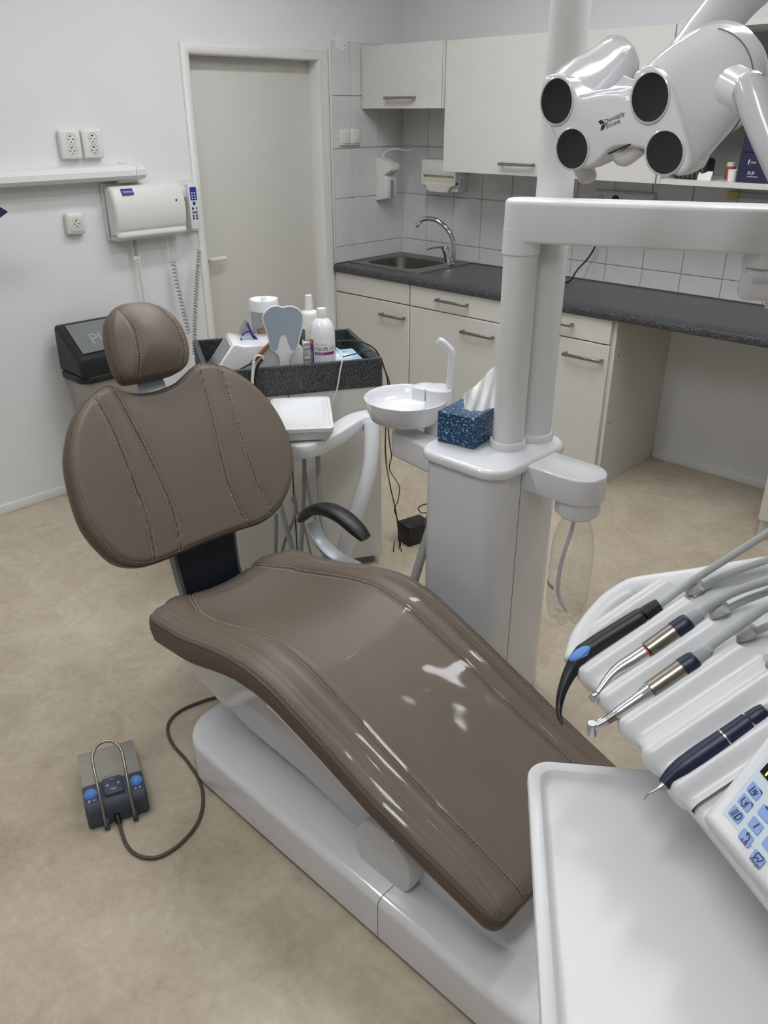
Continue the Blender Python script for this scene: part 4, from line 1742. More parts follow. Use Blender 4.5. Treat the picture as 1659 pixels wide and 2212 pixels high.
hose([(657, 980), (657, 1050), (654, 1120), (650, 1190), (646, 1300)], dh + 0.02, 0.008, False, m_='hose_dark')
hose([(654, 985), (662, 1040), (672, 1090), (690, 1150), (705, 1230)], dh - 0.01, 0.0055, False, m_='hose_dark')
hose([(635, 1070), (640, 1095), (632, 1130), (615, 1170), (600, 1230)], dh + 0.06, 0.0055, False, m_='hose_dark')
hose([(630, 1075), (645, 1110), (660, 1150), (672, 1200)], dh + 0.07, 0.0045, False, m_='hose_dark')
hose([(596, 1110), (596, 1150), (595, 1200), (594, 1280)], dh + 0.08, 0.007, False, m_='hose_dark')
# ribbed suction hose beside the unit
b = MB()
h0 = V((2.22, -2.2, 0.45))
dq = (h0 - CAM).dot(FW)
pp, rr = ribbed([H(940, 1085, d=dq), H(933, 1125, d=dq), H(920, 1170, d=dq), H(905, 1220, d=dq), H(890, 1270, d=dq), H(878, 1330, d=dq)], 0.0155, pitch=0.0085)
b.tube(pp, rr, 14)
sh_ = O('suction_hose', b, 'hose_dark', unit, sharp=80)
b = MB()
b.tube(cat([H(944, 1090, d=dq), H(936, 1112, d=dq), H(928, 1138, d=dq)], 4), 0.02, 14)
O('hose_end', b, 'slate_blue', sh_)

# ================================================================== OPERATING LAMP
lampT = thing('operating_lamp', 'white four-lens dental operating lamp with side handles', 'lamp', H(1330, 260, d=1.12))
def cam2w(a, bb, c):
    return RT * a + UP * bb - FW * c
LN = cam2w(-0.705, -0.29, 0.64).normalized()
LX = cam2w(0.665, 0.033, 0.747).normalized()
LY = LN.cross(LX).normalized()
LO = H(1204, 220, d=1.17)
def lf(px, py):
    q = HP(px, py, LO, LN) - LO
    return (q.dot(LX), q.dot(LY))
def L3(a, bb, c=0.0):
    return LO + LX * a + LY * bb + LN * c
zz = lambda a, c: (1140 + a / 3.197, c / 3.197)
face_px = [(82, 650), (92, 570), (125, 520), (190, 508), (250, 535), (300, 615), (350, 672), (430, 660), (520, 650), (610, 652), (690, 662), (712, 590), (728, 510), (780, 462), (850, 455), (925, 515), (985, 620), (1035, 760), (1080, 930), (1112, 1090), (1095, 1180), (1040, 1215), (985, 1200), (925, 1140), (865, 1075), (800, 1040), (720, 1022), (640, 1020), (560, 1040), (490, 1110), (430, 1155), (370, 1165), (300, 1125), (225, 1025), (150, 880), (100, 750)]
fl_ = [lf(*zz(*p)) for p in face_px]
olf = [V((p.x, p.y)) for p in cat([(a, c, 0) for a, c in fl_], 4, True)]
cf = sum(olf, V((0, 0))) / len(olf)
def inset(k):
    # slight inward offset along normals
    n = len(olf)
    out = []
    for i in range(n):
        a, c = olf[i - 1], olf[(i + 1) % n]
        t_ = (c - a).normalized()
        nr = V((-t_.y, t_.x))
        if nr.dot(cf - olf[i]) < 0 and False:
            nr = -nr
        out.append(olf[i] + nr * k)
    return out
area = sum(olf[i].x * olf[(i + 1) % len(olf)].y - olf[(i + 1) % len(olf)].x * olf[i].y for i in range(len(olf)))
sg = 1 if area > 0 else -1
rings = []
for (k, c, s_, up_) in ((0.006, 0.0, 1.0, 0), (0.0025, -0.0012, 1.0, 0), (0.0007, -0.004, 1.0, 0), (0.0, -0.009, 1.0, 0), (-0.001, -0.03, 1.0, 0.002), (-0.001, -0.06, 0.99, 0.007), (0.0, -0.09, 0.94, 0.014), (0.001, -0.115, 0.86, 0.021), (0.002, -0.135, 0.74, 0.027), (0.004, -0.150, 0.56, 0.031), (0.006, -0.158, 0.35, 0.033), (0.006, -0.161, 0.15, 0.034)):
    pl = inset(k * sg)
    rings.append([L3(cf.x + (p.x - cf.x) * s_, cf.y + (p.y - cf.y) * s_ + up_, c) for p in pl])
b = MB()
b.loft(rings)
O('housing', b, 'white_gloss', lampT, sharp=60)
def ell(prof, c0, rot, kx, seg=48):
    ex_ = LX * math.cos(rot) + LY * math.sin(rot)
    ey_ = -LX * math.sin(rot) + LY * math.cos(rot)
    return [[c0 + ex_ * (kx * r * math.cos(2 * PI * k / seg)) + ey_ * (r * math.sin(2 * PI * k / seg)) + LN * h for k in range(seg)] for (r, h) in prof]
for (px, py, r, kx, rot) in ((1203, 219, 0.0325, 0.88, 0.0), (1404.5, 211, 0.0325, 0.88, 0.0), (1236.5, 322, 0.0305, 0.9, 0.45), (1436, 330, 0.0305, 0.9, 0.45)):
    a, c = lf(px, py)
    b = MB()
    b.loft(ell([(r - 0.002, -0.002), (r, 0.0), (r, 0.0018), (r - 0.0022, 0.0026), (r - 0.003, 0.001)], L3(a, c), rot, kx), cap=False)
    bz = O('lens_bezel', b, 'white_grey', lampT)
    b = MB()
    b.loft(ell([(r - 0.0024, 0.0), (r - 0.0024, 0.0012), (r * 0.5, 0.0022), (0.0002, 0.0025)], L3(a, c), rot, kx))
    O('lens', b, 'lens_glass', lampT)
# lettering and mark
b = MB()
def on_face(px0, py0, px1, py1):
    p0, p1 = HP(px0, py0, LO, LN), HP(px1, py1, LO, LN)
    return p0, (p1 - p0)
p0, dx = on_face(1306, 264, 1334, 268)
ff = frame(p0 + LN * 0.0006, LX, LY)
b.text('Dentsply', 0.0088, ff, align='LEFT')
ff2 = frame(HP(1309, 274, LO, LN) + LN * 0.0006, LX, LY)
b.text('Sirona', 0.0088, ff2, align='LEFT')
o = O('lettering', b, 'print_dark', lampT)
o['kind'] = 'stuff'
b = MB()
for (a0, c0, dy_) in ((1296, 263, 1), (1299, 272, -1)):
    ff = frame(HP(a0 + 3, c0 + 2, LO, LN) + LN * 0.0006, LX, LY)
    b.prism([(-0.004, 0.0035 * dy_), (0.001, 0.0035 * dy_), (0.004, 0.0005 * dy_), (0.004, -0.003 * dy_), (-0.0015, -0.0015 * dy_)], 0.0, 0.0004, ff)
o = O('logo_mark', b, 'print_dark', lampT)
o['kind'] = 'stuff'
b = MB()
sl = lf(1343, 320)
b.box((-0.022, -0.0012, -0.001), (0.014, 0.0012, 0.0014), 0.0005, 1, fr=frame(L3(sl[0], sl[1]), LX, LY))
O('sensor_slot', b, 'black_gloss', lampT)
b = MB()
a_, c_ = lf(1330, 335)
b.tube(cat([L3(a_ - 0.01, c_ + 0.012, -0.025), L3(a_ + 0.0, c_ - 0.004, -0.022), L3(a_ + 0.03, c_ + 0.002, -0.02)], 5), 0.012, 14)
O('sensor_bulge', b, 'white_gloss', lampT)
# hub at the back and arm going up
hubc = H(1535, 185, d=1.15)
def lobe(name, outline_px, back, rback, seqL):
    rl = [lf(*zz(*p)) for p in outline_px]
    rl = [V((p.x, p.y)) for p in cat([(a, c, 0) for a, c in rl], 5, True)]
    rc = sum(rl, V((0, 0))) / len(rl)
    pol = sorted((math.atan2(p.y - rc.y, p.x - rc.x), (p - rc).length) for p in rl)
    def rad_at(th):
        prev = (pol[-1][0] - 2 * PI, pol[-1][1])
        for q in pol + [(pol[0][0] + 2 * PI, pol[0][1])]:
            if q[0] >= th:
                return prev[1] + (q[1] - prev[1]) * (th - prev[0]) / max(1e-9, q[0] - prev[0])
            prev = q
        return pol[0][1]
    hub_l = ((back - LO).dot(LX), (back - LO).dot(LY), (back - LO).dot(LN))
    rings = []
    NL = 64
    for (t_, k_) in seqL:
        st = t_ * t_ * (3 - 2 * t_)
        rg = []
        for k in range(NL):
            th = -PI + 2 * PI * k / NL
            r0 = rad_at(th) * 0.985
            r1 = rback * (1 + 0.06 * math.sin(th))
            r_ = (r0 + (r1 - r0) * st) * k_
            cxl = rc.x + (hub_l[0] - rc.x) * t_
            cyl = rc.y + (hub_l[1] - rc.y) * t_
            rg.append(L3(cxl + r_ * math.cos(th), cyl + r_ * math.sin(th), -0.010 + (hub_l[2] + 0.010) * t_))
        rings.append(rg)
    for (k_, dz_) in ((0.97, 0.018), (0.88, 0.036), (0.72, 0.052), (0.48, 0.064), (0.2, 0.070), (0.03, 0.071)):
        rings.append([L3(hub_l[0] + rback * k_ * math.cos(-PI + 2 * PI * k / NL), hub_l[1] + rback * k_ * (1 + 0.06 * math.sin(-PI + 2 * PI * k / NL)) * math.sin(-PI + 2 * PI * k / NL), hub_l[2] - dz_ * rback / 0.076) for k in range(NL)])
    b = MB()
    b.loft(rings)
    O(name, b, 'white_gloss', lampT, sharp=60)
    return rings
rings = lobe('hub', [(690, 662), (712, 590), (728, 510), (780, 462), (850, 455), (925, 515), (985, 620), (1035, 760), (1080, 930), (1112, 1090), (1095, 1180), (1040, 1215), (985, 1200), (925, 1140), (865, 1075), (800, 1000), (745, 850)], hubc, 0.076,
             [(0.0, 0.98), (0.12, 1.02), (0.28, 1.05), (0.45, 1.05), (0.62, 1.03), (0.8, 1.01), (1.0, 1.0)])
lobe('side_lobe', [(82, 650), (92, 570), (125, 520), (190, 508), (250, 535), (300, 615), (345, 720), (375, 850), (420, 980), (450, 1100), (415, 1160), (370, 1165), (300, 1125), (225, 1025), (150, 880), (100, 750)], H(1318, 148, d=1.285), 0.044,
     [(0.0, 0.98), (0.15, 1.0), (0.35, 1.02), (0.55, 1.02), (0.8, 1.01), (1.0, 1.0)])
b = MB()
b.tube([p + (p - hubc).normalized() * 0.0008 for p in rings[5]][8:44], 0.0009, 6)
O('cover_joint', b, 'grey_metal', lampT)
b = MB()
pts = [H(1470, 150, d=1.17), H(1530, 70, d=1.17), H(1590, -2, d=1.17), H(1690, -115, d=1.22), H(1740, -330, d=1.4), V((2.9, -2.2, 2.28)), V((RCx, RCy, 2.3))]
cp = cat(pts, 7)
b.tube(cp, 0.035, 22, flat=[(0.024, 0.034, 0.75)] * len(cp), upv=LX)
O('arm', b, 'white_gloss', lampT, sharp=60)
b = MB()
b.lathe([(0.052, 2.24), (0.055, 2.25), (0.055, 2.35), (0.05, 2.36)], (RCx, RCy, 0), (0, 0, 1), 32)
O('arm_bearing', b, 'white_gloss', lampT)
# handles
b = MB()
pts = [H(1618, 186, d=0.985), H(1628, 215, d=0.98), H(1645, 262, d=0.975), H(1672, 325, d=0.97), H(1705, 400, d=0.97)]
cp = cat(pts, 6)
b.tube(cp, 0.02, 20, flat=[(0.019 - 0.002 * abs(i / len(cp) - 0.4), 0.021, 0.85) for i in range(len(cp))], upv=LX)
b.lathe([(0.0195, 0.0), (0.018, 0.006), (0.012, 0.012), (0.0, 0.014)], cp[0], (cp[0] - cp[1]), 20)
O('handle', b, 'white_grey', lampT, sharp=60)
b = MB()
pc_ = H(1585, 185, d=1.03)
b.tube([pc_, H(1622, 205, d=0.985)], 0.024, 20)
O('handle_mount', b, 'white_gloss', lampT)
b = MB()
pts = [H(1250, 345, d=1.27), H(1262, 365, d=1.275), H(1270, 385, d=1.28), H(1272, 393, d=1.28)]
b.tube(cat(pts, 5), [0.015] * 10 + [0.0145, 0.013, 0.0125, 0.011, 0.009, 0.006], 16)
O('handle', b, 'white_grey', lampT, sharp=60)

# ================================================================== INSTRUMENT TABLE
EO = H(1400, 1635, z=1.06)
EH = (H(1659, 1957, z=1.06) - H(1253, 1449, z=1.06)).normalized()
EG = (V((-EH.y, EH.x, 0)).normalized() + V((0, 0, 0.6))).normalized()
EN = EH.cross(EG).normalized()
def E3(a, bb, c=0.0):
    return EO + EH * a + EG * bb + EN * c
def El(px, py, off=0.0):
    q = HP(px, py, EO + EN * off, EN) - EO
    return (q.dot(EH), q.dot(EG))
def Q(px, py, off=0.0):
    return HP(px, py, EO + EN * off, EN)
table = thing('instrument_table', 'white instrument table with scalloped cradles and a key panel', 'instrument table', E3(0.05, 0.15, -0.08))
PER = 0.0475
A_V = -0.113                               # a cradle valley
def cradle(a, bb):
    z_ = 0.008 * (1 - math.cos(2 * PI * (a - A_V) / PER)) / 2 * 1.6
    if a > 0.064:
        z_ *= max(0.0, 1 - (a - 0.064) / 0.012)
    if a < -0.185:
        z_ = 0.0128 * max(0.0, 1 - (-0.185 - a) / 0.03) if a < -0.19 else z_
    return z_
# slab
backpx = [(1245, 1415), (1262, 1360), (1310, 1298), (1352, 1267), (1385, 1256), (1491, 1241), (1596, 1224), (1659, 1215)]
bk = [El(px, py) for px, py in backpx]
ol = [(-0.150, 0.0), (-0.05, 0.0), (0.09, 0.0), (0.24, 0.0), (0.36, 0.0), (0.38, 0.02), (0.38, 0.34), (0.36, 0.36), (0.05, 0.36)] + list(reversed(bk)) + [(-0.172, 0.006)]
b = MB()
b.prism(ol, -0.05, -0.001, frame(EO, EH, EG), b=0.01, b0=0.02, seg=4)
O('body', b, 'white_satin', table)
# raised shoulder along the far left edge
b = MB()
bc = cat([(p[0] + 0.012, p[1] - 0.006, 0) for p in bk] + [(bk[-1][0] + 0.08, bk[-1][1] + 0.07, 0)], 6)
b.tube([E3(p.x, p.y, 0.002) for p in bc], 0.012, 14, flat=(0.010, 0.016))
O('rim', b, 'white_satin', table, sharp=180)
# cradle surface
NA, NB_ = 130, 46
a0, a1 = -0.19, 0.078
rows = []
for j in range(NB_ + 1):
    row = []
    for i in range(NA + 1):
        a = a0 + (a1 - a0) * i / NA
        # the left-most cradle starts further back
        lo = -0.004 + 0.004 * math.cos(2 * PI * (a - A_V) / PER)
        if a < -0.155:
            lo += 0.055 * ((-0.155 - a) / 0.035)
        hi = 0.158 + 0.006 * math.cos(2 * PI * (a - A_V) / PER)
        t_ = j / NB_
        bb = lo + (hi - lo) * t_
        z_ = cradle(a, bb) + 0.006
        z_ *= min(1.0, t_ / 0.06 + 0.15) ** 0.6
        row.append(E3(a, bb, z_))
    rows.append(row)
first = [E3((p - EO).dot(EH), (p - EO).dot(EG) + 0.002, -0.014) for p in rows[0]]
last = [E3((p - EO).dot(EH), (p - EO).dot(EG), -0.004) for p in rows[-1]]
b = MB()
b.loft([first] + rows + [last], closed=False)
O('cradle_plate', b, 'white_satin', table, sharp=70)
# hose outlets behind the cradles
for (px, py) in ((1482, 1278), (1535, 1327), (1594, 1377), (1655, 1430)):
    c_ = Q(px + 4, py - 2, 0.004)
    d_ = (Q(px + 30, py - 14, 0.012) - c_).normalized()
    b = MB()
    b.tube([c_, c_ + d_ * 0.010, c_ + d_ * 0.02], [0.0072, 0.0074, 0.0072], 14)
    ou = O('hose_outlet', b, 'white_grey', table)
    b = MB()
    b.lathe([(0.005, 0.0), (0.005, 0.0006)], c_ - d_ * 0.0004, -d_, 12)
    O('outlet_hole', b, 'black_rubber', ou)
# the other hoses come up out of the table
z3b = lambda a, c: (1480 + a / 8.19, 1130 + c / 8.19)
def those(par, pts, r, offs, m_='hose_grey'):
    P_ = []
    for k, (a, c) in enumerate(pts):
        P_.append(Q(a, c, offs[k]))
    e1, e2 = P_[-1], P_[-2]
    dd_ = (e1 - e2).normalized()
    P_.append(e1 + dd_ * 0.05 - EN * (0.35 * (e1 - EO).dot(EN)))
    P_.append(e1 + dd_ * 0.075 - EN * ((e1 - EO).dot(EN) + 0.012))
    b = MB()
    b.tube(cat(P_, 8), r, 12)
    return O('hose', b, m_, par)
those(table, [z3b(150, 1290), z3b(400, 1080), z3b(800, 890), z3b(1466, 650), (1740, 1180)], 0.0042, [0.0, 0.008, 0.02, 0.03, 0.04])
those(table, [z3b(580, 1660), z3b(900, 1440), z3b(1466, 1210), (1740, 1245)], 0.0042, [0.0, 0.01, 0.022, 0.034])
those(table, [z3b(1060, 2070), z3b(1300, 1900), z3b(1600, 1760), (1740, 1310)], 0.0042, [0.0, 0.01, 0.022, 0.034])
b = MB()
q_ = [Q(*z3b(*p), 0.0012) for p in [(1170, 985), (1235, 1030), (1320, 1010), (1345, 970), (1290, 990), (1250, 1000)]]
b.add(q_, [tuple(range(6))])
O('slot_opening', b, 'black_plastic', table, fixn=False)

# ---- key panel
KU = (19.85, -25.15)
KV = (31.0, 35.8)
K0 = (1590.7, 1759.5)
POFF = 0.020
def kp(al, be, off=POFF):
    return Q(K0[0] + al * KU[0] + be * KV[0], K0[1] + al * KU[1] + be * KV[1], off)
b = MB()
def quad_prism(a0, a1, b0_, b1_, z0, z1, bev):
    c = [kp(a0, b0_, z1), kp(a1, b0_, z1), kp(a1, b1_, z1), kp(a0, b1_, z1)]
    fr_ = frame(EO, EH, EG)
    pl = [((q - EO).dot(EH), (q - EO).dot(EG)) for q in c]
    return pl, fr_
pl, fr_ = quad_prism(-1.85, 6.2, -1.25, 5.5, 0, POFF, 0)
b.prism(pl, -0.02, POFF, fr_, b=0.008, seg=4)
O('panel_housing', b, 'white_satin', table)
pl, fr_ = quad_prism(-0.63, 5.6, -0.57, 4.8, 0, POFF, 0)
b = MB()
b.prism(pl, POFF - 0.004, POFF + 0.0008, fr_)
kpan = O('key_panel', b, 'panel_blue', table)
def key_poly(al, be, hw=0.40, hh=0.36, r=0.1):
    pts = []
    for p in rrect(hw * 2, hh * 2, r, 4):
        q = kp(al + p[0], be + p[1], POFF + 0.001)
        pts.append(((q - EO).dot(EH), (q - EO).dot(EG)))
    return pts
keys = {'lamp_key': (0, 0), 'bowl_key': (1, 0), 'cup_key': (2, 0), 'number_key': (0.5, 1.03), 'arrow_key': (-0.55, 1.03), 'purge_key': (-0.9, 2.05), 'blank_key': (1.55, 1.05), 'blank_key.b': (0.35, 2.1)}
fk = frame(EO, EH, EG)
KEYO = {}
for nm, (al, be) in keys.items():
    b = MB()
    b.prism(key_poly(al, be), POFF + 0.0008, POFF + 0.0016, fk, b=0.0003, seg=1)
    KEYO[nm] = O(nm.split('.')[0], b, 'key_blue', kpan)
def KF(al, be):
    """frame on a key: x runs along the keys' reading direction (down-right), y up"""
    o = kp(al, be, POFF + 0.0022)
    ex_ = (kp(al, be + 0.5, POFF + 0.0022) - o).normalized()
    ey_ = (kp(al + 0.5, be, POFF + 0.0022) - o).normalized()
    return frame(o, ex_, ey_)
def stroke(nm, segs, w_=0.0004, par=None):
    b = MB()
    for s_ in segs:
        b.tube(s_, w_, 6)
    o = O('symbol', b, 'print_dark', KEYO[nm])
    o['kind'] = 'stuff'
f_ = KF(0, 0)
arc = [f_(0.001 + 0.004 * math.cos(math.radians(a)), 0.0038 * math.sin(math.radians(a))) for a in range(-90, 91, 15)]
stroke('lamp_key', [[f_(0.001, -0.0038), f_(0.001, 0.0038)], arc] + [[f_(-0.0045, y), f_(-0.001, y)] for y in (-0.003, -0.001, 0.001, 0.003)])
f_ = KF(1, 0)
stroke('bowl_key', [[f_(-0.005, 0.003), f_(-0.004, -0.002), f_(0.0, -0.004), f_(0.003, -0.003)], [f_(-0.001, 0.002), f_(0.001, -0.002)], [f_(0.001, 0.003), f_(0.002, -0.002)], [f_(0.002, 0.004), f_(0.005, 0.004), f_(0.006, 0.002)]])
f_ = KF(2, 0)
stroke('cup_key', [[f_(-0.004, 0.003), f_(-0.003, -0.004), f_(0.002, -0.004), f_(0.003, 0.001)], [f_(-0.001, 0.002), f_(-0.0005, -0.002)], [f_(0.001, 0.002), f_(0.001, -0.002)], [f_(0.001, 0.0045), f_(0.004, 0.0045), f_(0.005, 0.003)]])
b = MB()
b.text('1', 0.010, KF(0.5, 1.03))
o = O('symbol', b, 'print_dark', KEYO['number_key'])
o['kind'] = 'stuff'
f_ = KF(-0.42, 1.03)
stroke('arrow_key', [[f_(0.003, -0.004), f_(0.003, -0.001), f_(0.001, 0.002), f_(-0.003, 0.002)], [f_(-0.001, 0.004), f_(-0.003, 0.002), f_(-0.001, 0.0)]])
b = MB()
b.text('A/B', 0.0048, KF(-0.84, 1.03))
o = O('lettering', b, 'print_dark', KEYO['arrow_key'])
o['kind'] = 'stuff'
f_ = KF(-0.75, 2.05)
th_ = [(-0.003, 0.003), (0.0, 0.002), (0.003, 0.003), (0.004, 0.0), (0.002, -0.004), (0.0005, -0.001), (-0.001, -0.001), (-0.002, -0.004), (-0.004, 0.0), (-0.003, 0.003)]
stroke('purge_key', [[f_(*p) for p in th_]])
b = MB()
b.text('Purge', 0.0048, KF(-1.2, 2.05))
o = O('lettering', b, 'print_dark', KEYO['purge_key'])
o['kind'] = 'stuff'
# display with yellow digits
pl = []
for (al, be) in ((2.55, 0.35), (5.2, 0.35), (5.2, 3.4), (2.55, 3.4)):
    pass
dsp = [(1641.5, 1667), (1659, 1648), (1720, 1718), (1700, 1738)]
pp = [Q(a, c, POFF + 0.001) for a, c in dsp]
pl = [((q - EO).dot(EH), (q - EO).dot(EG)) for q in pp]
b = MB()
b.prism(pl, POFF + 0.0006, POFF + 0.0016, fk)
dso = O('display', b, 'black_gloss', kpan)
b = MB()
b.tube([Q(1653.5, 1675, POFF + 0.002), Q(1660, 1668, POFF + 0.002)], 0.0008, 6)
b.tube([Q(1668, 1668, POFF + 0.002), Q(1680, 1690, POFF + 0.002)], 0.0008, 6)
o = O('digits', b, 'led_yellow', dso)
o['kind'] = 'stuff'
b = MB()
b.text('!', 0.006, KF(2.65, 0.65))
b.box((-0.002, -0.0008, 0.0), (0.002, 0.0008, 0.0004), fr=KF(1.9, 0.95))
o = O('panel_marks', b, 'print_dark', kpan)
o['kind'] = 'stuff'

# ---- tray below
TZ = 0.97
T0 = H(1138, 1640, z=TZ)
tx = (H(1440, 1665, z=TZ) - T0).normalized()
ty_ = V((tx.y, -tx.x, 0))
tf = frame(T0, tx, ty_)                     # third axis points down
tl = thing('tray', 'large white instrument tray in front of the chair foot', 'tray', tf(0.17, 0.17, 0.02))
WT_, DT_ = 0.36, 0.36
def trr2(ins, r, z):
    return [tf(p[0], p[1], z) for p in rrect(WT_ - 2 * ins, DT_ - 2 * ins, r, 8, WT_ / 2, DT_ / 2)]
b = MB()
b.loft([trr2(0.012, 0.02, 0.022), trr2(0.002, 0.026, 0.018), trr2(0.0, 0.028, 0.010), trr2(0.0, 0.028, 0.002), trr2(0.0012, 0.027, 0.0), trr2(0.013, 0.02, 0.0), trr2(0.0145, 0.018, 0.001), trr2(0.018, 0.014, 0.008), trr2(0.021, 0.012, 0.0105), trr2(0.025, 0.01, 0.0112)])
O('dish', b, 'white_satin', tl, sharp=45)
b = MB()
b.tube([tf(0.2, 0.1, 0.05), tf(0.33, 0.02, 0.055), tf(0.5, -0.1, 0.05)], 0.02, 16, flat=(0.016, 0.03, 0.6), upv=(0, 0, 1))
O('bracket', b, 'white_satin', tl)
b = MB()
b.lathe([(0.05, 0.0), (0.05, 0.04)], tf(0.2, 0.1, 0.02), (0, 0, -1), 24)
O('mount', b, 'white_satin', tl)

# ---- instruments
def tube_px(par, nm, m_, px, rad, offs, n=6, seg=18, sharp=40):
    P_ = [Q(a, c, offs[i] if isinstance(offs, list) else offs) for i, (a, c) in enumerate(px)]
    cp = cat(P_, n)
    rr = []
    for i in range(len(cp)):
        f = i / n
        k = min(int(f), len(rad) - 2)
        rr.append(rad[k] + (rad[k + 1] - rad[k]) * (f - k))
    b = MB()
    b.tube(cp, rr, seg)
    return O(nm, b, m_, par, sharp=sharp)
z7 = lambda a, c: (1160 + a / 3.325, 1130 + c / 3.325)
IO = 0.016                                   # axis height of an instrument over the plate plane

# 1 black air-water syringe
t = thing('air_syringe', 'black curved air-water syringe with a blue thumb button', 'syringe', Q(*z7(560, 780), 0.006))
tube_px(t, 'handle', 'black_plastic', [z7(775, 665), z7(745, 680), z7(600, 770), z7(450, 865), z7(330, 945)], [0.0098, 0.0118, 0.0122, 0.0126, 0.0125], IO)
tube_px(t, 'nozzle', 'black_plastic', [z7(340, 938), z7(300, 985), z7(245, 1060), z7(190, 1180), z7(162, 1290), z7(160, 1380), z7(182, 1448)], [0.0125, 0.0118, 0.0088, 0.0062, 0.0046, 0.0030, 0.0016], [IO, IO, IO - 0.002, IO - 0.006, IO - 0.012, IO - 0.016, IO - 0.02])
tube_px(t, 'coupling', 'black_rubber', [z7(880, 590), z7(850, 608), z7(810, 635), z7(770, 668)], [0.0085, 0.0092, 0.0098, 0.0108], IO)
b = MB()
bc_ = Q(*z7(312, 935), IO + 0.0085)
ax_ = (Q(*z7(370, 890), IO) - Q(*z7(260, 970), IO)).normalized()
rg = []
for (s_, h_) in ((1.0, -0.004), (0.97, 0.0015), (0.85, 0.003), (0.5, 0.0042), (0.15, 0.0046)):
    rg.append([bc_ + ax_ * (0.0165 * s_ * math.cos(2 * PI * k / 24)) + ax_.cross(EN) * (0.0075 * s_ * math.sin(2 * PI * k / 24)) + EN * h_ for k in range(24)])
b.loft(rg)
O('button', b, 'button_blue', t)
those(t, [z7(878, 590), z3b(0, 1110), z3b(600, 720), z3b(1466, 170), (1760, 1085)], 0.0046, [IO, IO + 0.004, IO + 0.02, IO + 0.045, IO + 0.07])

# 2 handpiece with red ring
t = thing('handpiece', 'silver contra-angle handpiece with a red ring on its motor', 'handpiece', Q(1400, 1410, 0.006))
tube_px(t, 'neck', 'steel_light', [z7(785, 930), z7(700, 985), z7(600, 1045), z7(530, 1105), z7(470, 1180), z7(435, 1225)], [0.0098, 0.0094, 0.0086, 0.0068, 0.0050, 0.0046], IO)
b = MB()
hc = Q(*z7(420, 1245), IO)
b.lathe([(0.0, -0.006), (0.0045, -0.006), (0.0052, -0.005), (0.0052, 0.0055), (0.0042, 0.0065), (0.0, 0.0065)], hc, (EN * 0.35 - EG * 0.75 + EH * 0.4), 20)
O('head', b, 'steel_light', t)
tube_px(t, 'ring', 'red_ring', [z7(797, 925), z7(786, 932)], [0.01, 0.01], IO, n=2)
tube_px(t, 'motor', 'steel_motor', [z7(990, 785), z7(800, 920)], [0.0118, 0.0115], IO, n=4)
tube_px(t, 'coupling', 'dark_navy', [z7(1095, 712), z7(1070, 730), z7(990, 785)], [0.0108, 0.0124, 0.0124], IO, n=4)
tube_px(t, 'hose_collar', 'rubber_grey', [z7(1175, 655), z7(1130, 685), z7(1095, 712)], [0.0072, 0.0085, 0.0090], IO, n=4)
those(t, [z7(1175, 655), z3b(400, 1480), z3b(800, 1250), z3b(1200, 1095), z3b(1466, 1010), (1740, 1225)], 0.0052, [IO, IO + 0.004, IO + 0.012, IO + 0.022, IO + 0.03, IO + 0.045])

# 3 straight contra-angle
t = thing('handpiece', 'silver handpiece with a slotted collar and an angled latch head', 'handpiece', Q(1410, 1490, 0.006))
tube_px(t, 'motor', 'steel_motor', [z7(1045, 1050), z7(820, 1205)], [0.0118, 0.0115], IO, n=4)
tube_px(t, 'coupling', 'dark_navy', [z7(1145, 985), z7(1120, 1002), z7(1045, 1050)], [0.0108, 0.0124, 0.0124], IO, n=4)
tube_px(t, 'hose_collar', 'rubber_grey', [z7(1230, 925), z7(1180, 958), z7(1145, 985)], [0.0072, 0.0085, 0.0090], IO, n=4)
tube_px(t, 'shank', 'steel_light', [z7(818, 1207), z7(760, 1243), z7(690, 1290), z7(600, 1352), z7(560, 1378)], [0.0108, 0.0088, 0.0076, 0.0070, 0.0062], IO)
tube_px(t, 'knurled_ring', 'steel_motor', [z7(560, 1378), z7(500, 1418)], [0.0058, 0.0050], IO, n=3)
tube_px(t, 'neck', 'steel_light', [z7(505, 1415), z7(450, 1445), z7(400, 1465)], [0.0046, 0.0048, 0.0052], IO, n=4)
b = MB()
hc = Q(*z7(395, 1470), IO)
b.lathe([(0.0, -0.007), (0.0048, -0.007), (0.0054, -0.006), (0.0054, 0.010), (0.0044, 0.011), (0.0, 0.011)], hc, (-EN * 0.9 - EG * 0.4), 20)
O('head', b, 'steel_light', t)
b = MB()
b.box((-0.002, -0.0035, 0.0), (0.009, 0.0035, 0.003), 0.0008, 1, fr=frame(Q(*z7(425, 1440), IO + 0.004), (Q(*z7(480, 1405), IO) - Q(*z7(420, 1445), IO)), EH))
O('latch', b, 'steel_light', t)
those(t, [z7(1228, 926), z3b(480, 2150), z3b(900, 1860), z3b(1200, 1650), z3b(1466, 1470), (1740, 1270)], 0.0052, [IO, IO + 0.003, IO + 0.012, IO + 0.022, IO + 0.03, IO + 0.05])

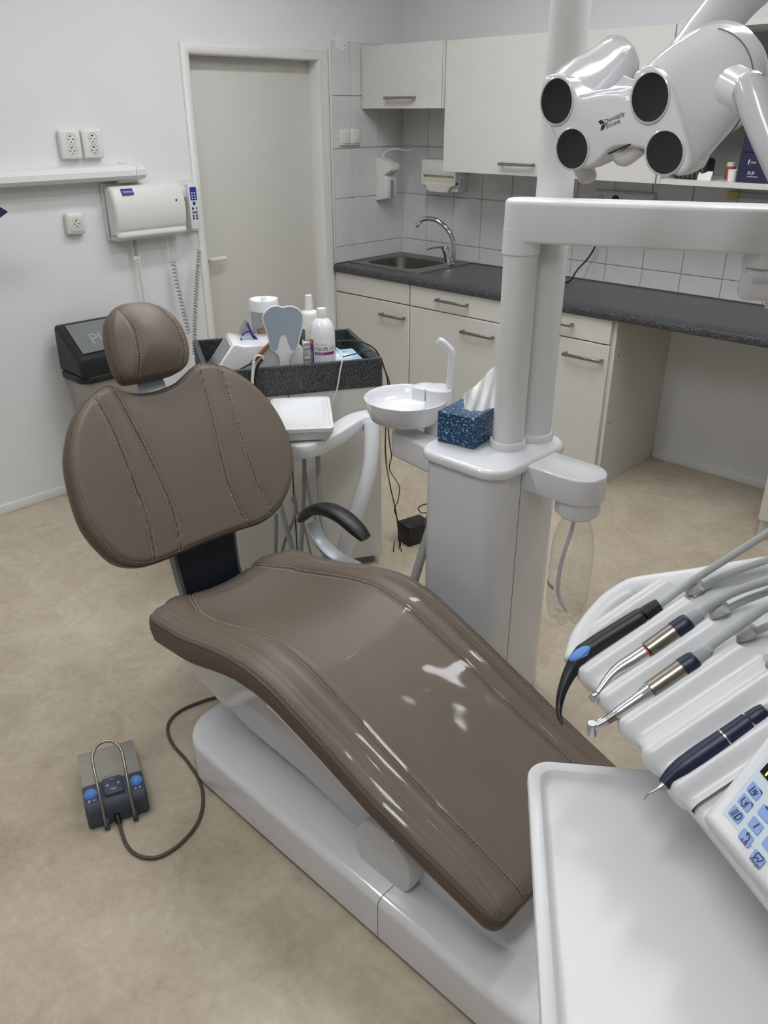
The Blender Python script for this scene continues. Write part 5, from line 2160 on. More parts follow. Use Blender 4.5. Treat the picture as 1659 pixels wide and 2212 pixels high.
# 4 dark blue scaler
t = thing('scaler', 'dark navy ultrasonic scaler with a curved steel tip', 'scaler', Q(1530, 1620, 0.006))
tube_px(t, 'handle', 'dark_navy', [z7(1520, 1430), z7(1350, 1552), z7(1180, 1668), z7(1050, 1758), z7(975, 1815), z7(910, 1880)], [0.0100, 0.0108, 0.0112, 0.0106, 0.0088, 0.0062], IO)
tube_px(t, 'end_cap', 'dark_navy', [z7(1640, 1350), z7(1600, 1376), z7(1535, 1420)], [0.0082, 0.0092, 0.0094], IO, n=4)
tube_px(t, 'ring', 'steel_light', [z7(1356, 1548), z7(1346, 1555)], [0.0112, 0.0112], IO, n=2)
tube_px(t, 'tip_base', 'steel_light', [z7(912, 1878), z7(880, 1905)], [0.0036, 0.0030], IO, n=3)
tube_px(t, 'tip', 'steel_light', [z7(882, 1903), z7(845, 1925), z7(810, 1940), z7(785, 1960), z7(768, 1992)], [0.0024, 0.0016, 0.0013, 0.0010, 0.0005], [IO, IO, IO, IO - 0.001, IO - 0.003])
those(t, [z7(1640, 1350), (1672, 1524), (1710, 1496), (1780, 1440)], 0.0052, [IO, IO + 0.003, IO + 0.008, IO + 0.02])

# ================================================================== MOBILE CART behind the chair
CB = V((1.599, -1.831, 0))
CA = V((-0.488, -0.873, 0)).normalized()
CE = V((CA.y, -CA.x, 0))
if CE.dot(V((-0.86, 0.51, 0))) < 0:
    CE = -CE
def C3(a, bb, z):
    return CB + CA * a + CE * bb + V((0, 0, z))
def cfr(a, bb, z=0.0):
    return C3(a, bb, z)
CZ, CW, CD, CH = 0.865, 0.64, 0.475, 0.104
cart = thing('cart', 'white cart with a dark speckled open tray top behind the backrest', 'cart', C3(CW / 2, CD / 2, 0))
b = MB()
b.box((0.004, 0.004, 0.04), (CW - 0.004, CD - 0.004, CZ - CH), 0.003, 1, fr=cfr)
O('body', b, 'laminate', cart)
b = MB()
b.box((0.352, 0.001, 0.05), (0.356, 0.0045, CZ - CH - 0.004), fr=cfr)
O('door_gap', b, 'print_dark', cart)
b = MB()
b.box((0.03, 0.03, 0.0), (CW - 0.03, CD - 0.03, 0.042), fr=cfr)
O('plinth', b, 'grey_metal', cart)
T_ = 0.018
for (lo, hi) in (((0, 0, CZ - CH), (CW, T_, CZ)), ((0, CD - T_, CZ - CH), (CW, CD, CZ)), ((0, T_, CZ - CH), (T_, CD - T_, CZ)), ((CW - T_, T_, CZ - CH), (CW, CD - T_, CZ))):
    b = MB()
    b.box(lo, hi, 0.0012, 1, fr=cfr)
    O('tray_wall', b, 'granite_cart', cart)
b = MB()
b.box((T_, T_, CZ - CH), (CW - T_, CD - T_, CZ - CH + 0.02), fr=cfr)
O('tray_floor', b, 'granite_cart', cart)
FZ = CZ - CH + 0.02 + 0.0005
def cpx(px, py, bb):
    """photo pixel -> cart coordinates (a, z) on the upright plane at depth bb"""
    q = HP(px, py, C3(0, bb, 0), CE)
    return ((q - CB).dot(CA), q.z)
def depth_of(p):
    return (p - CAM).dot(FW)

# tooth-shaped hand mirror standing in the tray
zm = lambda a, c: (520 + a / 7.541, 640 + c / 7.541)
mb_ = 0.045
mo = [(690, 172), (600, 150), (490, 165), (400, 235), (352, 330), (362, 430), (408, 560), (450, 720), (480, 840), (535, 900), (600, 955), (630, 1040), (637, 1150), (640, 1400), (778, 1400), (782, 1150), (790, 1040), (825, 955), (880, 900), (932, 830), (962, 700), (1002, 540), (1026, 420), (1018, 300), (965, 220), (885, 168), (780, 150)]
mp = [cpx(*zm(*p), mb_) for p in mo]
a_, z_ = mp[0]
t = thing('hand_mirror', 'tooth-shaped hand mirror with a white handle standing in the cart tray', 'mirror', C3(a_, mb_, FZ))
mp = [(p[0], max(p[1], FZ)) for p in mp]
mfr = frame(C3(0, mb_, 0), CA, V((0, 0, 1)))
def smooth2(pts, n=3):
    return [(p.x, p.y) for p in cat([(p[0], p[1], 0) for p in pts], n, True)]
b = MB()
b.prism(smooth2(mp), -0.005, 0.005, mfr, b=0.002, b0=0.002, seg=2)
O('frame', b, 'white_gloss', t, sharp=45)
gl = [(690, 190), (600, 168), (500, 182), (420, 245), (372, 332), (382, 430), (428, 560), (468, 720), (498, 840), (545, 885), (590, 870), (615, 790), (640, 690), (665, 645), (697, 632), (728, 645), (752, 690), (785, 790), (825, 870), (875, 882), (915, 820), (942, 700), (984, 540), (1006, 420), (998, 305), (950, 232), (875, 186), (780, 170)]
gp = [cpx(*zm(*p), mb_ - 0.006) for p in gl]
b = MB()
fsign = 0.0058
mid = frame(C3(0, mb_, 0), CA, V((0, 0, 1)))
nrm = mid(0, 0, 1) - mid(0, 0, 0)
sgn = 1 if nrm.dot(CAM - C3(0.3, 0, 0.8)) > 0 else -1
g0, g1 = (0.0048, 0.0058) if sgn > 0 else (-0.0058, -0.0048)
b.prism(smooth2(gp), g0, g1, mid)
O('mirror_glass', b, 'mirror_grey', t, sharp=30)

def bottle(name, label, pxc, py_base, py_top, bb, rpx, prof, m_='white_gloss', cat_='bottle'):
    a, z = cpx(pxc, py_base, bb)
    c = C3(a, bb, 0)
    dep = depth_of(C3(a, bb, FZ + 0.1))
    r = rpx * dep / FPX
    zt = cpx(pxc, py_top, bb)[1]
    h = zt - FZ
    t = thing(name, label, cat_, (c.x, c.y, FZ))
    b = MB()
    b.lathe([(k * r, FZ + f * h) for k, f in prof], (c.x, c.y, 0), (0, 0, 1), 36)
    O('body', b, m_, t, sharp=50)
    return t, c, r, h
def wrap(c, r, z0, z1, a0, a1, mat_, par, name, n=16):
    """a label on a cylinder; angles in degrees round the bottle, 0 = towards the camera, + to the right"""
    base = math.atan2(CAM.y - c.y, CAM.x - c.x)
    rows = []
    for k in range(n + 1):
        an = base + math.radians(a0 + (a1 - a0) * k / n)
        rows.append([V((c.x + r * math.cos(an), c.y + r * math.sin(an), z0)), V((c.x + r * math.cos(an), c.y + r * math.sin(an), z1))])
    b = MB()
    b.loft(rows, closed=False)
    return O(name, b, mat_, par, fixn=False)
def wtext(c, r, z, a0, body, size, mat_, par, rot=False, al='LEFT'):
    base = math.atan2(CAM.y - c.y, CAM.x - c.x)
    def f(x, y, zz=0.0):
        if rot:
            x, y = -y, x
        an = base + math.radians(a0) + x / r
        return V((c.x + r * math.cos(an), c.y + r * math.sin(an), z + y))
    b = MB()
    b.text(body, size, f, align=al)
    o = O('lettering', b, mat_, par, fixn=False)
    o['kind'] = 'stuff'
    return o
prof1 = [(0.94, 0.0), (1.0, 0.012), (1.0, 0.60), (0.985, 0.68), (0.90, 0.76), (0.72, 0.825), (0.50, 0.86), (0.36, 0.875), (0.36, 0.882)]
t, c, r, h = bottle('rinse_bottle', 'white mouth rinse bottle with a purple and blue label, the front one', 699, 790, 665, 0.075, 27, prof1)
b = MB()
b.lathe([(0.385 * r, FZ + 0.882 * h), (0.385 * r, FZ + 0.985 * h), (0.35 * r, FZ + h), (0.0, FZ + h)], (c.x, c.y, 0), (0, 0, 1), 28)
O('cap', b, 'white_plastic', t)
rl = r * 1.006
lab = wrap(c, rl, FZ + 0.04 * h, FZ + 0.60 * h, -78, 66, 'label_white', t, 'label', 28)
wrap(c, rl * 1.003, FZ + 0.04 * h, FZ + 0.52 * h, -76, -46, 'label_blue', lab, 'label_stripe', 8)
wrap(c, rl * 1.003, FZ + 0.52 * h, FZ + 0.60 * h, -76, -46, 'label_red', lab, 'label_patch', 8)
wrap(c, rl * 1.003, FZ + 0.395 * h, FZ + 0.435 * h, -42, 58, 'label_purple', lab, 'label_band', 20)
wtext(c, rl * 1.006, FZ + 0.47 * h, -42, 'PERIO', r * 0.42, 'label_blue', lab)
wtext(c, rl * 1.006, FZ + 0.475 * h, 4, 'PLUS', r * 0.44, 'label_purple', lab)
wtext(c, rl * 1.006, FZ + 0.535 * h, -42, 'ORAL RINSE', r * 0.19, 'print_grey', lab)
wtext(c, rl * 1.006, FZ + 0.414 * h, -38, 'FORTE CT', r * 0.16, 'print_white', lab)
wtext(c, rl * 1.008, FZ + 0.27 * h, -61, 'CURAPROX', r * 0.36, 'print_white', lab, rot=True, al='CENTER')
wtext(c, rl * 1.008, FZ + 0.56 * h, -61, '+', r * 0.40, 'print_white', lab, al='CENTER')
for k in range(5):
    wtext(c, rl * 1.006, FZ + (0.30 - 0.045 * k) * h, -38, ('----------', '-------', '------------', '---------', '-----------')[k], r * 0.2, 'print_grey', lab)
    wtext(c, rl * 1.006, FZ + (0.25 - 0.045 * k) * h, 20, ('-------', '-----', '-------', '------', '-------')[k], r * 0.2, 'print_grey', lab)
prof2 = [(0.92, 0.0), (1.0, 0.02), (1.0, 0.74), (0.97, 0.775), (0.82, 0.80), (0.5, 0.81), (0.46, 0.815)]
t, c, r, h = bottle('rinse_bottle', 'white bottle with a green and cream label behind the rinse bottle', 673, 790, 637, 0.20, 18.5, prof2, 'white_plastic')
b = MB()
b.lathe([(0.47 * r, FZ + 0.815 * h), (0.42 * r, FZ + 0.97 * h), (0.38 * r, FZ + h), (0.0, FZ + h)], (c.x, c.y, 0), (0, 0, 1), 24)
O('cap', b, 'white_plastic', t)
lab = wrap(c, r * 1.008, FZ + 0.12 * h, FZ + 0.58 * h, -80, 60, 'label_cream', t, 'label', 24)
wrap(c, r * 1.012, FZ + 0.44 * h, FZ + 0.58 * h, -80, -35, 'label_green', lab, 'label_corner', 8)
wtext(c, r * 1.015, FZ + 0.43 * h, -52, '60 SEC', r * 0.46, 'label_blue', lab)
wtext(c, r * 1.015, FZ + 0.35 * h, -48, '----', r * 0.5, 'print_dark', lab)

# clear beaker with white lid
prof3 = [(0.80, 0.0), (0.83, 0.02), (0.88, 0.4), (0.93, 0.86)]
t, c, r, h = bottle('beaker', 'clear measuring beaker with a white funnel lid in the cart tray', 577, 760, 645, 0.26, 31, prof3, 'clear_cup', 'beaker')
for ch in list(t.children):
    ch.name = 'cup'
b = MB()
b.lathe([(0.95 * r, FZ + 0.85 * h), (1.0 * r, FZ + 0.855 * h), (1.0 * r, FZ + 0.985 * h), (0.97 * r, FZ + h), (0.86 * r, FZ + 0.99 * h), (0.45 * r, FZ + 0.93 * h), (0.0, FZ + 0.925 * h)], (c.x, c.y, 0), (0, 0, 1), 40, cap=False)
O('lid', b, 'white_gloss', t, sharp=40)
b = MB()
b.lathe([(0.0, 0.0), (0.18 * r, 0.0), (0.2 * r, 0.12 * h), (0.0, 0.125 * h)], (c.x, c.y, FZ + 0.9 * h), (0, 0, 1), 16)
O('lid_grip', b, 'white_gloss', t)
b = MB()
b.lathe([(0.0, 0.0), (0.3 * r, 0.01 * h), (0.55 * r, 0.09 * h), (0.6 * r, 0.16 * h), (0.5 * r, 0.13 * h), (0.25 * r, 0.06 * h), (0.0, 0.05 * h)], (c.x, c.y, FZ + 0.42 * h), (0, 0, 1), 24)
O('insert', b, 'salmon', t)
b = MB()
b.lathe([(0.10 * r, 0.02 * h), (0.07 * r, 0.42 * h)], (c.x, c.y, FZ), (0, 0, 1), 12)
O('insert_stem', b, 'cream_plastic', t)
wtext(c, 0.93 * r, FZ + 0.7 * h, -60, '- - - -', r * 0.22, 'print_grey', t, rot=True)

# white table device with slanted screen
t = thing('table_device', 'white desktop device with a slanted grey screen in the cart tray', 'device', C3(0.42, 0.2, FZ))
def cpt(px, py, bb):
    a, z = cpx(px, py, bb)
    return C3(a, bb, z)
# side profile in (a, z): left edge is larger a
aL, zL = cpx(452, 795, 0.06)
aS, zS = cpx(506, 716, 0.06)
aR, zR = cpx(655, 760, 0.06)
zA = cpx(560, 748, 0.06)[1]
zS = min(zS, FZ + 0.16)
prof = [(aR, FZ), (aR, zA - 0.02), (aR + 0.02, zA), (aS - 0.03, zA + 0.004), (aS - 0.004, zS), (aS + 0.008, zS), (aL + 0.008, FZ + 0.03), (aL + 0.012, FZ)]
b = MB()
b.prism(prof, 0.06, 0.24, frame(C3(0, 0, 0), CA, V((0, 0, 1))) if (frame(C3(0, 0, 0), CA, V((0, 0, 1)))(0, 0, 1) - C3(0, 0, 0)).dot(CE) > 0 else (lambda a, z, c=0.0: C3(a, c, z)), b=0.006, b0=0.006)
dev = O('housing', b, 'white_gloss', t)
# screen: quad on the slanted face
p_top, p_bot = V((aS + 0.008, zS)), V((aL + 0.008, FZ + 0.03))
nd = (V((p_top.y - p_bot.y, -(p_top.x - p_bot.x)))).normalized()
if nd.x < 0:
    nd = -nd
def scr(t_, bb, off):
    q = p_bot.lerp(p_top, t_)
    return C3(q.x + nd.x * off, bb, q.y + nd.y * off)
b = MB()
ring0 = [scr(0.1, 0.08, 0.0), scr(0.92, 0.08, 0.0), scr(0.92, 0.22, 0.0), scr(0.1, 0.22, 0.0)]
ring1 = [scr(0.1, 0.08, 0.0015), scr(0.92, 0.08, 0.0015), scr(0.92, 0.22, 0.0015), scr(0.1, 0.22, 0.0015)]
b.loft([ring0, ring1])
O('screen', b, 'smoke_flap', dev)
for k, (px, py) in enumerate(((662, 742), (664, 752), (666, 775), (667, 785))):
    b = MB()
    p0 = cpt(px - 8, py, 0.09)
    p1 = cpt(px + 10, py - 1, 0.09)
    b.tube([p0, p0.lerp(p1, 0.5), p1], [0.0075, 0.0068, 0.005], 12)
    O('connector', b, 'white_plastic', t)
b = MB()
p0, p1 = cpt(542, 786, 0.052), cpt(583, 742, 0.052)
b.tube([p0, p0.lerp(p1, 0.5), p1], 0.0065, 12)
O('copper_rod', b, 'copper', t)
b = MB()
pts = [cpt(515, 800, 0.05), cpt(530, 792, 0.05), cpt(545, 783, 0.052), cpt(552, 776, 0.052)]
b.tube(cat(pts, 5), 0.003, 8)
O('lead', b, 'cable_black', t)
# safety goggles / mask on the device
t = thing('safety_goggles', 'clear safety goggles with a dark blue strap lying on the device', 'goggles', C3(cpx(540, 740, 0.15)[0], 0.15, FZ + 0.09))
gA = [cpt(*zm(*p), 0.15) for p in [(0, 690), (20, 560), (90, 440), (130, 440), (190, 580), (250, 680), (300, 790), (230, 795), (110, 760), (30, 720)]]
gB = [q + CE * 0.05 for q in gA]
gm = [(q + w_) / 2 for q, w_ in zip(gA, gB)]
b = MB()
cg = sum(gm, V()) / len(gm)
b.loft([gA, [q.lerp(cg, 0.1) for q in gm], gB], cap=True)
O('shield', b, 'clear_cup', t, sharp=30)
b = MB()
b.tube(cat([cpt(*zm(*p), 0.148) for p in [(0, 690), (40, 735), (120, 765), (220, 785), (300, 785), (255, 680), (190, 620)]], 4), 0.004, 8, flat=(0.0025, 0.0055))
O('strap', b, 'strap_blue', t)
b = MB()
b.tube(cat([cpt(*zm(*p), 0.15) for p in [(105, 435), (125, 490), (160, 560), (190, 640), (240, 690)]], 4), 0.004, 8, flat=(0.0025, 0.005))
O('nose_band', b, 'strap_blue', t)
b = MB()
b.tube(cat([cpt(*zm(*p), 0.16) for p in [(25, 640), (70, 590), (140, 575), (200, 610)]], 4), 0.003, 8)
O('inner_band', b, 'strap_blue', t)

# pastel box and its cord in the right end of the tray
q1, q2, q3 = H(748, 782, z=FZ + 0.035), H(806, 764, z=FZ + 0.035), H(772, 722, z=FZ + 0.035)
t = thing('product_box', 'flat pale blue printed box in the right end of the cart tray', 'box', C3(0.08, 0.22, FZ))
b = MB()
b.box((0.035, 0.04, FZ), (0.19, 0.30, FZ + 0.045), 0.002, 1, fr=cfr)
O('carton', b, 'slate_blue', t)
b = MB()
b.box((0.0345, 0.0395, FZ + 0.036), (0.1905, 0.3005, FZ + 0.0465), 0.001, 1, fr=cfr)
ld = O('lid', b, 'pastel_print', t)
b = MB()
b.box((0.07, 0.17, FZ + 0.0465), (0.125, 0.235, FZ + 0.0472), fr=cfr)
O('panel', b, 'label_white', ld)
b = MB()
lfm = frame(C3(0.097, 0.205, FZ + 0.0476), -CA, CE)
b.text('vyu', 0.03, lfm)
o = O('lettering', b, 'label_blue', ld)
o['kind'] = 'stuff'
# cords running from the cart to the power adapter
psu = [V((1.498, -1.637, 0)), V((1.581, -1.656, 0)), V((1.582, -1.528, 0))]
px_ = (psu[1] - psu[0]).normalized()
py_ = V((-px_.y, px_.x, 0))
pf = frame(psu[0], px_, py_)
t = thing('power_adapter', 'black box power adapter with cords on the floor by the unit', 'adapter', pf(0.045, 0.055, 0))
b = MB()
b.box((0, 0, 0.0), (0.088, 0.118, 0.092), 0.005, fr=lambda a, c, d: pf(a, c, d))
O('case', b, 'black_plastic', t)
b = MB()
b.box((-0.0006, 0.052, 0.004), (0.0886, 0.0545, 0.0926), fr=lambda a, c, d: pf(a, c, d))
O('case_seam', b, 'black_gloss', t)
dpf = depth_of(psu[0])
def cord(par, pxs, ds, r=0.0028, nm='cord', m_='cable_black'):
    P_ = []
    for k, (a, c_) in enumerate(pxs):
        P_.append(H(a, c_, d=ds[k]) if ds[k] > 0 else H(a, c_, z=0.004))
    b = MB()
    b.tube(cat(P_, 8), r, 7)
    return O(nm, b, m_, par)
d0 = depth_of(C3(0.1, 0.1, 0.8))
cord(t, [(728, 737), (760, 736), (790, 742), (812, 757), (826, 785), (838, 830), (834, 905), (833, 985), (842, 1045), (855, 1105), (862, 1160), (866, 1222), (868, 1260)], [d0, d0, d0, d0, d0 - 0.0, d0 - 0.02, d0 - 0.04, d0 - 0.05, dpf - 0.03, dpf - 0.06, dpf - 0.08, dpf - 0.07, dpf - 0.07])
cord(t, [(738, 772), (765, 765), (800, 758), (820, 770), (832, 800), (842, 835), (838, 905), (842, 960), (846, 985), (842, 1015), (862, 1050), (860, 1080), (852, 1100), (858, 1120), (866, 1150), (865, 1180)], [d0, d0, d0, d0, d0, d0, d0 - 0.04, d0 - 0.05, d0 - 0.05, d0 - 0.05, dpf - 0.05, dpf - 0.05, dpf - 0.06, dpf - 0.06, dpf - 0.08, dpf - 0.08], 0.0022)
cord(t, [(932, 1088), (915, 1090), (904, 1098), (912, 1108), (935, 1105), (925, 1115)], [dpf + 0.08] * 6, 0.0028)
cord(t, [(852, 1168), (850, 1190), (852, 1205), (848, 1218), (862, 1222), (872, 1212), (866, 1185)], [dpf - 0.1] * 7, 0.0022)
# white cable out of the tray
b = MB()
P_ = [cpt(726, 752, 0.03), cpt(735, 760, 0.02), C3(cpx(739, 778, -0.004)[0], -0.004, cpx(739, 778, -0.004)[1]), cpt(734, 805, -0.006), cpt(728, 840, -0.006), cpt(718, 870, -0.006), cpt(712, 900, -0.006), cpt(708, 950, -0.006)]
b.tube(cat(P_, 6), 0.0028, 8)
tag(O('white_cable', b, 'white_plastic'), 'white cable hanging over the front edge of the cart tray', 'cable')
# hooked handpiece cable on the tray edge
t = thing('cable_hook', 'white cable hooked over the cart tray behind the backrest', 'cable', C3(cpx(553, 800, 0.0)[0], 0.0, 0.7))
b = MB()
P_ = [cpt(*zm(*p), -0.008) for p in [(355, 1030), (350, 985), (300, 962), (240, 980), (218, 1040), (212, 1070)]]
b.tube(cat(P_, 6), 0.0035, 8)
O('hook', b, 'white_plastic', t)
b = MB()
P_ = [cpt(*zm(*p), -0.010) for p in [(214, 1065), (210, 1130), (200, 1220), (190, 1330), (188, 1420)]]
b.tube(cat(P_, 5), 0.0058, 10)
O('sleeve', b, 'white_gloss', t)
b = MB()
P_ = [cpt(*zm(*p), -0.010) for p in [(360, 1025), (320, 1065), (280, 1130), (258, 1220), (240, 1340), (236, 1420)]]
b.tube(cat(P_, 5), 0.005, 10)
O('cord', b, 'cable_black', t)

# ================================================================== WALL THINGS ON THE LEFT
# long wall lamp rail
t = thing('wall_lamp', 'long white wall lamp housing under the double sockets', 'lamp', (0.05, -2.5, 1.40))
b = MB()
ye = -1.80
prof = [(0.0, 1.398), (0.055, 1.398), (0.082, 1.405), (0.092, 1.418), (0.09, 1.44), (0.075, 1.458), (0.05, 1.465), (0.0, 1.465)]
for (y0, y1, nm) in ((-3.3, ye - 0.055, 'housing'), (ye - 0.0535, ye, 'end_cap')):
    b = MB()
    if nm == 'housing':
        r0 = [V((p[0], y0, p[1])) for p in prof]
        r1 = [V((p[0], y1 + (p[1] - 1.43) * 0.35, p[1])) for p in prof]
        b.loft([r0, r1])
    else:
        r0 = [V((p[0], y0 + (p[1] - 1.43) * 0.35, p[1])) for p in prof]
        rs_ = [r0]
        for (f, yy) in ((1.0, y1 - 0.012), (0.96, y1 - 0.004), (0.85, y1)):
            rs_.append([V((p[0] * f, yy - 0.02 * (1 - p[0] / 0.092) * 0, 1.431 + (p[1] - 1.431) * f)) for p in prof])
        b.loft(rs_)
    O(nm, b, 'white_plastic', t, sharp=30)
b = MB()
b.box((0.004, -1.925, 1.388), (0.05, -1.83, 1.399), 0.002, 1)
O('clip', b, 'white_plastic', t)
b = MB()
b.lathe([(0.02, 0.0), (0.02, 0.006), (0.0, 0.008)], (0.03, -1.885, 1.463), (0, 0, 1), 18)
O('screw_cap', b, 'white_plastic', t)

# wall-mounted generator box with remote
t = thing('wall_box', 'white wall-mounted control box with a curved front cover', 'control box', (0.06, -1.76, 1.14))
b = MB()
y0, y1 = -1.998, -1.535
b.box((0.0, y0, 1.142), (0.016, y1 + 0.03, 1.388), 0.006)
O('back_plate', b, 'white_plastic', t)
yk = H(398, 440, x=0.1).y
prof = [(0.014, 1.142), (0.06, 1.142), (0.094, 1.155), (0.102, 1.168), (0.098, 1.185), (0.105, 1.2), (0.113, 1.25), (0.108, 1.31), (0.09, 1.355), (0.07, 1.374), (0.014, 1.378)]
b = MB()
prs = [(p.x, p.y) for p in cat([(a, c, 0) for a, c in prof], 3)]
fb = frame((0, yk, 0), (1, 0, 0), (0, 0, 1))
b.prism(prs, 0.0, (yk - y0) - 0.004, fb, b=0.022, b0=0.006, seg=4)
O('cover', b, 'white_plastic', t, sharp=30)
b = MB()
b.box((0.092, -1.945, 1.342), (0.0985, -1.888, 1.366), 0.001, 1, fr=lambda x, y, z: V((x - (z - 1.342) * 0.72 + 0.0085, y, z)))
st = O('sticker', b, 'label_blue', t)
b = MB()
sf = lambda a, c, d=0.0: V((0.1082 - (0.0115 + c) * 0.72, -1.9165 + a, 1.3535 + c))
b.text('PLANMECA', 0.0095, sf)
o = O('lettering', b, 'print_white', st)
o['kind'] = 'stuff'
b = MB()
dp = H(381, 432, x=0.112)
b.lathe([(0.0045, 0.0), (0.0045, 0.0015), (0.0, 0.002)], (0.111, dp.y, dp.z), (1, 0, 0), 14)
O('indicator', b, 'black_gloss', t)
# remote hanging on the right side
t2 = thing('remote_control', 'slim white remote with a blue keypad hanging beside the control box', 'remote', (0.08, -1.5, 1.16))
rx = 0.07
rp = [H(403, 398, x=rx + 0.02), H(421, 396, x=rx + 0.02), H(437, 492, x=rx + 0.02), H(418, 496, x=rx + 0.02)]
yy0, yy1 = (rp[0].y + rp[3].y) / 2, (rp[1].y + rp[2].y) / 2
zz0, zz1 = (rp[2].z + rp[3].z) / 2, (rp[0].z + rp[1].z) / 2
b = MB()
b.box((rx - 0.01, yy0, zz0), (rx + 0.02, yy1, zz1), 0.006)
O('case', b, 'white_gloss', t2)
b = MB()
b.box((0.0, yy0 - 0.025, zz1 - 0.06), (rx - 0.004, yy0 + 0.012, zz1 - 0.02), 0.004)
O('holder', b, 'white_plastic', t)
xf = rx + 0.0202
ht, wd = zz1 - zz0, yy1 - yy0
b = MB()
b.prism(rrect(wd * 0.72, ht * 0.29, 0.005, 4), 0.0, 0.001, frame((xf, (yy0 + yy1) / 2, zz1 - ht * 0.215), (0, 1, 0), (0, 0, 1)))
kpd = O('keypad', b, 'label_blue', t2)
for i in range(3):
    for j in (-1, 1):
        b = MB()
        b.lathe([(0.0042, 0.0), (0.0038, 0.001), (0.0, 0.0014)], (xf + 0.0009, (yy0 + yy1) / 2 + j * wd * 0.15, zz1 - ht * (0.20 + 0.06 * i)), (1, 0, 0), 12)
        O('button', b, 'panel_blue', kpd)
b = MB()
b.prism([(wd * 0.16 * math.cos(2 * PI * k / 16), ht * 0.045 * math.sin(2 * PI * k / 16)) for k in range(16)], 0.0, 0.0016, frame((xf, (yy0 + yy1) / 2, zz1 - ht * 0.43), (0, 1, 0), (0, 0, 1)))
O('oval_button', b, 'label_blue', t2)
b = MB()
b.box((xf - 0.0005, yy0 + wd * 0.2, zz1 - ht * 0.66), (xf + 0.001, yy1 - wd * 0.2, zz1 - ht * 0.60))
O('display', b, 'print_grey', t2)
for (j, f0) in ((-0.2, 0.54), (0.24, 0.54)):
    b = MB()
    yc_ = (yy0 + yy1) / 2 + j * wd
    b.box((xf - 0.0005, yc_ - wd * (0.11 if j < 0 else 0.06), zz1 - ht * 0.565), (xf + 0.0009, yc_ + wd * (0.11 if j < 0 else 0.06), zz1 - ht * 0.515))
    O('key_mark', b, 'print_dark', t2)
for i in range(2):
    for j in (-1, 1):
        b = MB()
        b.lathe([(0.0058, 0.0), (0.0052, 0.001), (0.0, 0.0014)], (xf - 0.0002, (yy0 + yy1) / 2 + j * wd * 0.19, zz1 - ht * (0.705 + 0.06 * i)), (1, 0, 0), 14)
        O('button', b, 'label_blue', t2)
# cords: helper for a coiled lead
def coil(p0, p1, r, turns, wire, side=V((0, 1, 0)), sag=0.0):
    pts = []
    ax_ = (p1 - p0).normalized()
    u_ = ax_.orthogonal().normalized()
    w_ = ax_.cross(u_)
    N = int(turns * 10)
    for k in range(N + 1):
        s_ = k / N
        a = 2 * PI * turns * s_
        c_ = p0.lerp(p1, s_) + side * (sag * math.sin(PI * s_))
        pts.append(c_ + (u_ * math.cos(a) + w_ * math.sin(a)) * r)
    b = MB()
    b.tube(pts, wire, 6)
    return b
xw = 0.075
pA, pB = H(430, 498, x=xw), H(431, 540, x=xw)
b = MB()
b.tube(cat([pA, pA.lerp(pB, 0.5) + V((0, 0.003, 0)), pB], 5), 0.0022, 8)
O('lead', b, 'white_plastic', t2)
O('coiled_lead', coil(pB, H(420, 765, x=xw + 0.05), 0.0095, 36, 0.0032, sag=-0.006), 'hose_grey', t2, sharp=180)
pC, pD, pE = H(361, 512, x=0.05), H(364, 545, x=0.05), H(374, 565, x=0.055)
b = MB()
b.tube(cat([pC, pD, H(366, 560, x=0.052), pE], 5), 0.0022, 8)
O('lead', b, 'white_plastic', t)
O('coiled_lead', coil(pE, H(408, 720, x=0.09), 0.0105, 20, 0.0032, sag=-0.004), 'hose_grey', t, sharp=180)
b = MB()
pp, rr = ribbed([H(290, 515, x=0.05), H(292, 530, x=0.05), H(296, 552, x=0.05)], 0.0085, pitch=0.011)
b.tube(pp, rr, 10)
O('cable_gland', b, 'hose_dark', t)
b = MB()
b.tube(cat([H(298, 550, x=0.05), H(302, 575, x=0.05), H(304, 605, x=0.045), H(312, 650, x=0.04), H(318, 700, x=0.035)], 6), 0.006, 10)
O('cable', b, 'cream_plastic', t)
b = MB()
b.box((-0.028, -0.006, -0.0006), (0.0, 0.006, 0.0006), 0.0003, 1, fr=frame(H(300, 554, x=0.052), V((0, 1, 0.18)), V((0, -0.18, 1))))
tg = O('cable_tag', b, 'label_white', t)
b = MB()
b.text('---', 0.008, frame(H(288, 557, x=0.0535), V((0, 1, 0.18)), V((0, -0.18, 1))))
o = O('tag_print', b, 'print_dark', tg)
o['kind'] = 'stuff'

# dark blue corner of something at the left edge of the picture
t0 = [H(-40, 425, x=0.25), H(14, 457, x=0.25), H(-40, 497, x=0.25)]
b = MB()
pl = [(q.y, q.z) for q in (t0[0], t0[1], t0[2])]
fb = frame((0.235, 0, 0), (0, 1, 0), (0, 0, 1))
b.prism([(pl[0][0] - 0.02, pl[0][1] + 0.004), (pl[0][0], pl[0][1]), (pl[1][0] - 0.004, pl[1][1] + 0.004), pl[1], (pl[1][0] - 0.004, pl[1][1] - 0.003), pl[2], (pl[2][0] - 0.02, pl[2][1] - 0.01)], 0.0, 0.03, fb, b=0.002)
xa = thing('wall_fixture', 'dark blue pointed tip of a wall fixture at the left edge under the wall lamp', 'wall fixture', (0.0, pl[2][0] - 0.2, 1.3))
O('tip', b, 'dark_navy', xa)
b = MB()
b.tube([(0.25, pl[2][0] - 0.01, 1.335), (0.25, pl[2][0] - 0.1, 1.335), (0.25, pl[2][0] - 0.3, 1.335)], 0.03, 16, flat=(0.028, 0.02, 0.7))
O('arm', b, 'white_plastic', xa)
b = MB()
b.tube([(0.0, pl[2][0] - 0.27, 1.335), (0.27, pl[2][0] - 0.27, 1.335)], 0.03, 16)
